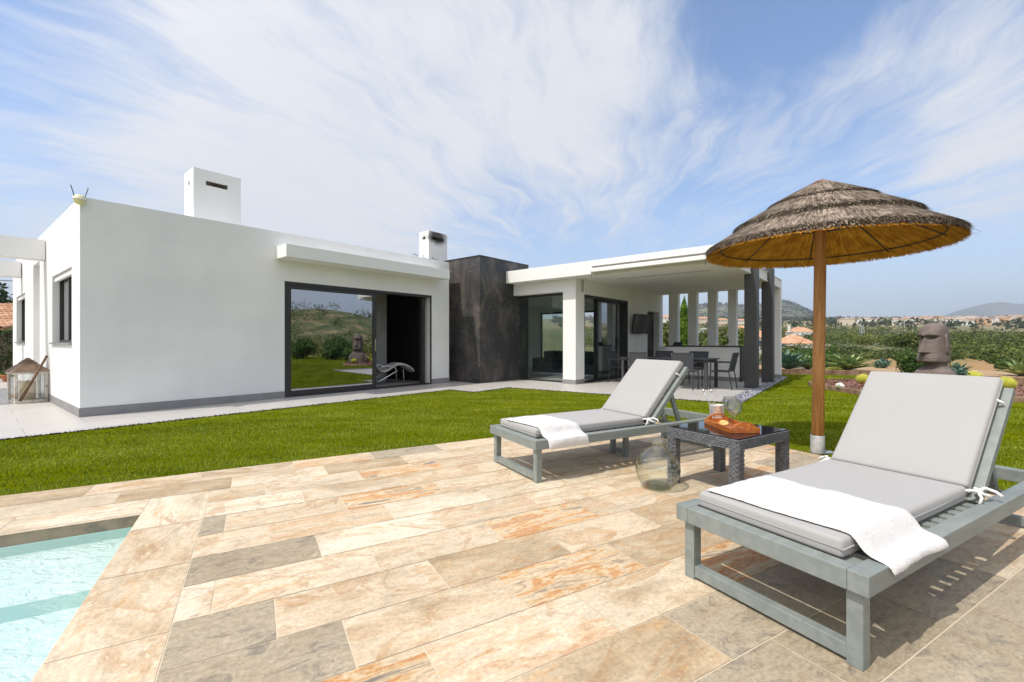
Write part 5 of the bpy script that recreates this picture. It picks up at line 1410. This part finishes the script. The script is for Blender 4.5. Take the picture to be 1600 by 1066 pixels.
# bent garden light pole
gp = thing('garden_light', 'thin pale bent metal light post right of the stone head', 'light post', (*pxy(1484, 600, 10.4)[:2], .1))
MB().tube([(0, 0, 0), (0, 0, .62), (-.01, 0, .67), (-.06, 0, .86)], [.02, .02, .022, .026], 10).build('post', 'chrome', gp, smooth=True)
MB().tube([(-.055, 0, .84), (-.07, 0, .90)], [.032, .032], 10).build('lamp_head', 'renderroof', gp)

# ================================================================== STONE HEAD
def moai():
    T = thing('stone_head', 'brown carved stone head statue with heavy brow and long nose in the island bed', 'statue', (8.50, 9.08, 0), R(188))
    # local: faces +x.  rings by height: (z, half width y, front x, back x, squareness)
    H0 = .10
    rings = [(.00, .36, .27, -.28, 2.6), (.25, .36, .26, -.27, 2.8), (.42, .34, .23, -.25, 2.8), (.50, .30, .19, -.23, 2.6), (.56, .22, .14, -.20, 2.4), (.60, .19, .125, -.19, 2.4), (.66, .185, .13, -.185, 2.4),
             (.675, .215, .25, -.20, 2.6), (.70, .222, .275, -.205, 2.8), (.76, .225, .27, -.21, 2.8), (.84, .222, .245, -.212, 2.8), (.93, .215, .232, -.214, 2.8), (1.02, .208, .222, -.214, 2.8), (1.12, .202, .212, -.212, 2.8),
             (1.19, .200, .205, -.21, 2.8), (1.215, .203, .262, -.21, 2.8), (1.25, .200, .250, -.208, 2.7), (1.34, .185, .205, -.20, 2.5), (1.40, .16, .17, -.18, 2.3), (1.44, .12, .12, -.14, 2.2), (1.462, .05, .05, -.07, 2)]
    # resample rings finely
    fine = []
    for i in range(len(rings) - 1):
        a, b = rings[i], rings[i + 1]; k = max(1, int((b[0] - a[0]) / .014))
        for j in range(k): t = j / k; fine.append([a[q] * (1 - t) + b[q] * t for q in range(5)])
    fine.append(list(rings[-1]))
    S = 96; vs = []
    def g(x, c, w): return math.exp(-((x - c) / w) ** 2)
    for z, hw, fx, bx, sq in fine:
        for k in range(S):
            a = 2 * math.pi * k / S; ca, sa = math.cos(a), math.sin(a)
            r = (abs(ca) ** sq + abs(sa) ** sq) ** (-1 / sq); y = hw * r * sa; x = (fx if ca > 0 else -bx) * r * ca
            if ca > 0:
                f = max(0, ca) ** .5; yy = y / hw
                # nose ridge from brow to nostrils
                if .86 < z < 1.22:
                    t = (1.22 - z) / .36; wn = .12 + .20 * t ** 1.6; x += (.03 + .105 * t) * math.exp(-(abs(yy) / wn) ** 2.6)
                # eye sockets
                x -= .085 * f * g(z, 1.170, .034) * g(abs(yy), .50, .32)
                x -= .016 * f * g(z, 1.08, .06) * g(abs(yy), .55, .3)
                # lips
                x += .030 * f * g(z, .815, .014) * g(yy, 0, .45); x += .028 * f * g(z, .775, .014) * g(yy, 0, .42); x -= .035 * f * g(z, .848, .014) * g(yy, 0, .42); x -= .018 * f * g(z, .795, .007) * g(yy, 0, .45)
            vs.append((x, y, z + H0))
    F = len(fine); fs = [(i * S + k, i * S + (k + 1) % S, (i + 1) * S + (k + 1) % S, (i + 1) * S + k) for i in range(F - 1) for k in range(S)]
    fs += [tuple((F - 1) * S + k for k in range(S)), tuple(range(S))[::-1]]
    MB().add(vs, fs).build('head', 'stone_moai', T, smooth=True)
    for s in (-1, 1):
        m = MB(); m.tube([(-.03, s * .195, 1.21 + H0), (.0, s * .215, 1.22 + H0), (.0, s * .218, 1.15 + H0), (-.012, s * .222, 1.0 + H0), (-.012, s * .226, .88 + H0), (-.03, s * .225, .83 + H0)], [.018, .022, .024, .022, .028, .016], 12); m.build('ear', 'stone_moai', T, smooth=True)
        m = MB(); m.tube([(-.02, s * .33, .02), (-.02, s * .38, .25), (-.015, s * .37, .42), (-.02, s * .30, .53)], [.10, .10, .09, .05], 16); m.build('arm', 'stone_moai', T, smooth=True)
moai()

# ================================================================== CYPRESS and background vegetation
cy_ = thing('cypress', 'slender bright green cypress seen through the slotted wall', 'cypress', (*pxy(1069, 560, 19)[:2], -.2))
q = []
for k in range(26):
    t = k / 25; z = .3 + 2.75 * t; r = .30 * math.sin(math.pi * (.18 + .82 * t) ** .9) ** .7 + .03
    q.append(leaves((random.uniform(-.03, .03), random.uniform(-.03, .03), z), (r, r, .22), 420, .04, shell=.5))
fastmesh('crown', np.concatenate(q), 'leaf_cypress', cy_); MB().tube([(0, 0, -.2), (0, 0, 1.5)], .05, 8).build('trunk', 'trunk', cy_)

def groves():
    def ok(x, y):
        D = math.hypot(x, y); az = math.degrees(math.atan2(x, y))
        return True
    # individual nearer trees at the field edge
    quads = []
    def addbush(x, y, r, n, sz):
        z = terr(x, y); quads.append(leaves((x, y, z + r * .55), (r * 1.15, r * 1.15, r * .75), n, sz, shell=.35))
    cnt = 0
    while cnt < 3500:
        right = cnt < 2000
        D = (80 if right else 34) * (330 / (80 if right else 34)) ** (random.random() ** .95); az = random.uniform(8, 66) if right else random.uniform(72, 190); x, y = D * math.sin(R(az)), D * math.cos(R(az))
        if az < 66:
            if noise.noise((x * .035, y * .014, 9)) < -.24: continue
            if az > 45 and D < 60: continue
        r = random.uniform(1.0, 1.9) + D * .0045
        addbush(x, y, r, (130 if D < 160 else 60) if right else 70, .13 + D * .0010); cnt += 1
    o = fastmesh('orchard', np.concatenate(quads), 'leaf_grove'); tag(o, 'green orchard trees and scrub filling the valley behind the garden', 'trees', None, 'stuff')
    quads = []
    for _ in range(1500):
        D = random.uniform(430, 1450); az = random.uniform(5, 62) if random.random() < .8 else random.uniform(62, 190); x, y = D * math.sin(R(az)), D * math.cos(R(az))
        if D < 620 and random.random() < .55: continue
        if 620 < D < 1200 and random.random() < .3: D = random.uniform(640, 1000); az = random.uniform(36, 54)
        r = random.uniform(2.5, 6.5); z = terr(x, y); quads.append(leaves((x, y, z + r * .6), (r * 1.2, r * 1.2, r * .8), 18, 1.1 + r * .16, shell=.4))
    for _ in range(2600):
        D = random.uniform(1500, 2700); az = random.uniform(8, 42); x, y = D * math.sin(R(az)), D * math.cos(R(az)); r = random.uniform(4, 9); z = terr(x, y)
        quads.append(leaves((x, y, z + r * .4), (r * 1.3, r * 1.3, r * .8), 10, 3.0, shell=.4))
    o = fastmesh('far_woods', np.concatenate(quads), 'leaf_far'); tag(o, 'scattered far trees on the slopes and the wooded hill', 'trees', None, 'stuff')
    # dense greenery behind the slotted wall
groves()
for i, (ppx, ppy, Y, r) in enumerate(((1288, 556, 52, 1.5), (1303, 566, 40, 1.1), (1276, 556, 70, 1.5), (1045, 560, 30, 2.0), (1100, 563, 27, 1.3), (1140, 560, 30, 1.5), (1420, 560, 75, 3), (1050, 548, 60, 3.2), (1110, 548, 62, 3.0), (1150, 548, 58, 3))):
    lab = ['leafy tree just right of the parasol pole, below the far houses', 'bright green low tree behind the parasol pole and agave', 'leafy tree between the orange-roofed house and the parasol pole', 'tree seen through the first slot of the terrace wall', 'low tree seen through the third slot of the terrace wall', 'low tree seen through the fifth slot of the terrace wall',
           'tree behind the stone head in the valley', 'farther tree behind the first slot of the terrace wall', 'farther tree behind the third slot of the terrace wall', 'farther tree behind the fifth slot of the terrace wall'][i]
    p = pxy(ppx, ppy, Y); tree('tree', lab, (p[0], p[1], terr(p[0], p[1])), r, r * 1.7, 1600, 'leaf_grove', 'trees beyond the garden', size=.05 * r + .07)

# dirt track, field and spoil heaps beyond the garden
def ribbon(name, pts, w, m, dz=.06):
    vs = []; fs = []
    for i, (x, y) in enumerate(pts):
        a = Vector(pts[max(0, i - 1)]); b = Vector(pts[min(len(pts) - 1, i + 1)]); d = (b - a).normalized(); n = Vector((-d.y, d.x)) * w / 2
        for s in (-1, 1):
            q = Vector((x, y)) + n * s; vs.append((q.x, q.y, terr(q.x, q.y) + dz + .1))
    for i in range(len(pts) - 1): fs.append((2 * i, 2 * i + 1, 2 * i + 3, 2 * i + 2))
    o = MB().add(vs, fs).build(name, m); o['kind'] = 'structure'
def arc(D0, D1, a0, a1, n=40): return [((D0 + (D1 - D0) * i / n) * math.sin(R(a0 + (a1 - a0) * i / n)), (D0 + (D1 - D0) * i / n) * math.cos(R(a0 + (a1 - a0) * i / n))) for i in range(n + 1)]
ribbon('track', arc(33, 36, 38, 75), 3.2, 'road')
ribbon('field', arc(45, 47, 41, 75), 9, 'field')
for i, (a, D, r, h) in enumerate(((45.2, 29, 2.3, .8), (48.5, 27.5, 2.2, .5), (36.2, 29, 1.9, .75), (39.3, 30, 2.2, .8))):
    x, y = D * math.sin(R(a)), D * math.cos(R(a)); vs = []; fs = []; z0 = terr(x, y)
    for j in range(7):
        for k in range(24):
            t = j / 6; rr = r * t * (1 + .2 * noise.noise((math.cos(k * .26) * 2, math.sin(k * .26) * 2, i))); vs.append((x + rr * math.cos(k * math.pi / 12), y + rr * math.sin(k * math.pi / 12), z0 - .1 + h * (1 - t * t) * (1 + .3 * noise.noise((k * .5, j * .8, i)))))
    for j in range(6):
        for k in range(24): fs.append((j * 24 + k, j * 24 + (k + 1) % 24, (j + 1) * 24 + (k + 1) % 24, (j + 1) * 24 + k))
    o = MB().add(vs, fs).build('earth_mound', 'redfield', smooth=True); o['kind'] = 'structure'
# dry scrub tufts on the bank
q = []
for _ in range(1100):
    D = random.uniform(22, 44); a = random.uniform(25, 60); x, y = D * math.sin(R(a)), D * math.cos(R(a)); r = random.uniform(.12, .4); q.append(leaves((x, y, terr(x, y) + r * .3), (r, r, r * .6), 26, .07, shell=.2))
tag(fastmesh('dry_scrub', np.concatenate(q), 'leaf_far'), 'low scrub tufts on the bare bank beyond the garden', 'scrub', None, 'stuff')

# ---- houses in the middle distance
mk('towntile', (.36, .24, .17), .9, col2=(.48, .34, .25), nscale=.3)
def cottage(name, label, cx, cy, z0, w, d, h, rh, wall, rot=0, group=None, win=True, flat=False, cat='house'):
    T = thing(name, label, cat, (cx, cy, z0), rot, group)
    MB().box(-w / 2, w / 2, -d / 2, d / 2, -2, h).build('wall', wall, T)
    if flat: MB().box(-w / 2 - .2, w / 2 + .2, -d / 2 - .2, d / 2 + .2, h, h + .35).build('roof', 'housewhite', T)
    else:
        e = .35; r = rh; MB().add([(-w / 2 - e, -d / 2 - e, h), (w / 2 + e, -d / 2 - e, h), (w / 2 + e, d / 2 + e, h), (-w / 2 - e, d / 2 + e, h), (-w / 2 + d * .42, 0, h + r), (w / 2 - d * .42, 0, h + r)],
                                  [(0, 1, 5, 4), (1, 2, 5), (2, 3, 4, 5), (3, 0, 4), (0, 3, 2, 1)]).build('roof', 'rooftile' if win else 'towntile', T)
    if win:
        n = max(2, int(w / 2.6))
        for i in range(n):
            x = -w / 2 + (i + .5) * w / n; MB().box(x - .5, x + .5, -d / 2 - .03, -d / 2 + .05, h * .35, h * .75).build('window', 'houseglass', T)
    return T
p = pxy(1243, 556, 90); cottage('cottage', 'cream house with broad orange tiled roof just right of the white end pillar', p[0] - .5, p[1], -1.6, 5.4, 5, 2.3, 1.8, 'housewhite', .1)
MB().box(-3.6, 4.2, -4.4, -2.6, 1.85, 2.15).build('veranda_roof', 'housecream', bpy.data.objects['cottage'])
p = pxy(1262, 552, 84); cottage('outbuilding', 'small white outbuilding to the right of the orange-roofed house', p[0], p[1], -1.8, 2.4, 3, 1.6, 0, 'housewhite', flat=True)
p = pxy(1250, 528, 200); H2 = cottage('villa_house', 'white two-storey house with terrace and orange roof on the slope above the orange-roofed house', p[0], p[1], 1.0, 9, 7, 4.2, 2.2, 'housewhite', -.1)
MB().box(-7.5, 3.5, -6.4, -3.4, 1.9, 2.5).build('balcony', 'housewhite', H2); MB().box(-5.4, -4.6, -1.2, -.4, 4, 7.2).build('chimney', 'housewhite', H2)
for i, (ppx, ppy, Y, w, lab) in enumerate(((1044, 500, 420, 16, 'white house low in the first slot of the terrace wall'), (1086, 519, 170, 6, 'small flat-roofed white house in the third slot of the terrace wall'), (1110, 503, 520, 40, 'long pale building on the ridge behind the fourth slot'), (1150, 504, 540, 30, 'long pale building on the ridge behind the fifth slot'), (1159, 537, 75, 7, 'low house roof behind the last slot by the dark posts'), (1090, 501, 500, 26, 'pale building on the ridge behind the third slot'))):
    p = pxy(ppx, ppy, Y); cottage('distant_house', lab, p[0], p[1], p[2] - 1.2, w, 9 if w > 10 else 5, 3.4 if w > 10 else 2.2, 2 if i not in (1,) else 0, ['housewhite', 'housewhite', 'housecream'][i % 3], group='houses seen through the slotted wall', flat=(i == 1))
# ---- the town on the ridge
def town():
    rows = [(1318, 1420, 540, 10), (1405, 1512, 530, 20), (1505, 1650, 540, 20), (1505, 1650, 600, 20), (1430, 1640, 690, 26), (1480, 1650, 820, 22), (1350, 1480, 660, 14)]
    for x0, x1, Y, n in rows:
        for i in range(n):
            ppx = x0 + (x1 - x0) * (i + random.uniform(.1, .9)) / n; Yd = Y * random.uniform(.95, 1.05); X = (ppx - 800) / 705 * Yd
            c = random.choices(['housewhite', 'housecream', 'housepeach'], [.6, .30, .10 if x0 > 1400 else 0])[0]; w = random.uniform(7, 15); h = random.uniform(5, 8)
            lab = {'housewhite': 'small white house with tiled roof in the hillside town on the horizon', 'housecream': 'small cream house with tiled roof in the hillside town on the horizon', 'housepeach': 'small orange-peach house with tiled roof in the hillside town on the horizon'}[c]
            cottage('town_house', lab, X, Yd, terr(X, Yd), w, random.uniform(7, 9), h, 1.1, c, random.uniform(-.7, -.1), 'houses of the town on the ridge', win=False)
town()
# ---- pylons and poles
def pylon(ppx, ytop, ybot, Y, lattice, label):
    a = pxy(ppx, ybot, Y); b = pxy(ppx, ytop, Y); h = b[2] - a[2]; T = thing('lattice_pylon' if lattice else 'utility_pole', label, 'pylon' if lattice else 'pole', a)
    if lattice:
        for sx in (-1, 1):
            for sy in (-1, 1): MB().bar((sx * 1.1, sy * 1.1, -3), (sx * .35, sy * .35, h), .13).build('leg', 'galv', T)
        m = MB(); n = 9
        for i in range(n):
            z0, z1 = h * i / n, h * (i + 1) / n; r0, r1 = 1.1 - .75 * i / n, 1.1 - .75 * (i + 1) / n
            for s in (-1, 1): m.bar((-r0, s * r0, z0), (r1, s * r1, z1), .07); m.bar((r0, s * r0, z0), (-r1, s * r1, z1), .07)
        m.build('bracing', 'galv', T)
    else:
        MB().tube([(0, 0, -3), (0, 0, h)], [.2 * Y / 150, .13 * Y / 150], 8).build('shaft', 'galv', T); MB().bar((-.9, 0, h * .95), (.9, 0, h * .95), .12).build('crossarm', 'galv', T)
pylon(1346.5, 508, 548, 170, True, 'pale steel lattice pylon standing in the orchard valley')
pylon(1379, 526, 541, 150, False, 'short pale pole right of the lattice pylon')
pylon(1403, 520, 552, 140, False, 'thin tall pole between the lattice pylon and the stone head')
pylon(1413, 505, 530, 260, False, 'far thin pole just left of the stone head')
pylon(1569, 510, 533, 260, False, 'thin pole in the valley right of the stone head')
rl = thing('railing', 'short white railing on the bank behind the parasol pole', 'railing', (*pxy(1298, 566, 33)[:2], terr(*pxy(1298, 566, 33)[:2])))
for k in range(3): MB().box(-.8, .8, -.02, .02, .35 + .18 * k, .41 + .18 * k).build('rail', 'galv', rl)
for x in (-.8, .8): MB().box(x - .03, x + .03, -.03, .03, 0, .85).build('post', 'galv', rl)

# ------------------------------------------------------------------ air: far hills fade to blue
def haze():
    m = bpy.data.materials.new('haze_air'); m.use_nodes = True; t = NT(m.node_tree)
    o = t.n('ShaderNodeOutputMaterial'); v = t.n('ShaderNodeVolumePrincipled')
    t.set(v, 'Color', (.72, .82, 1.0, 1)); t.set(v, 'Density', .00019); t.set(v, 'Anisotropy', .2)
    t.nt.links.new(v.outputs[0], o.inputs['Volume']); MATS['haze_air'] = m
    b = MB().box(-9000, 9000, -4300, 4400, -60, 372).build('haze', m); b['kind'] = 'stuff'
    tag(b, 'thin blue summer haze over the valley and mountains', 'haze')
haze()
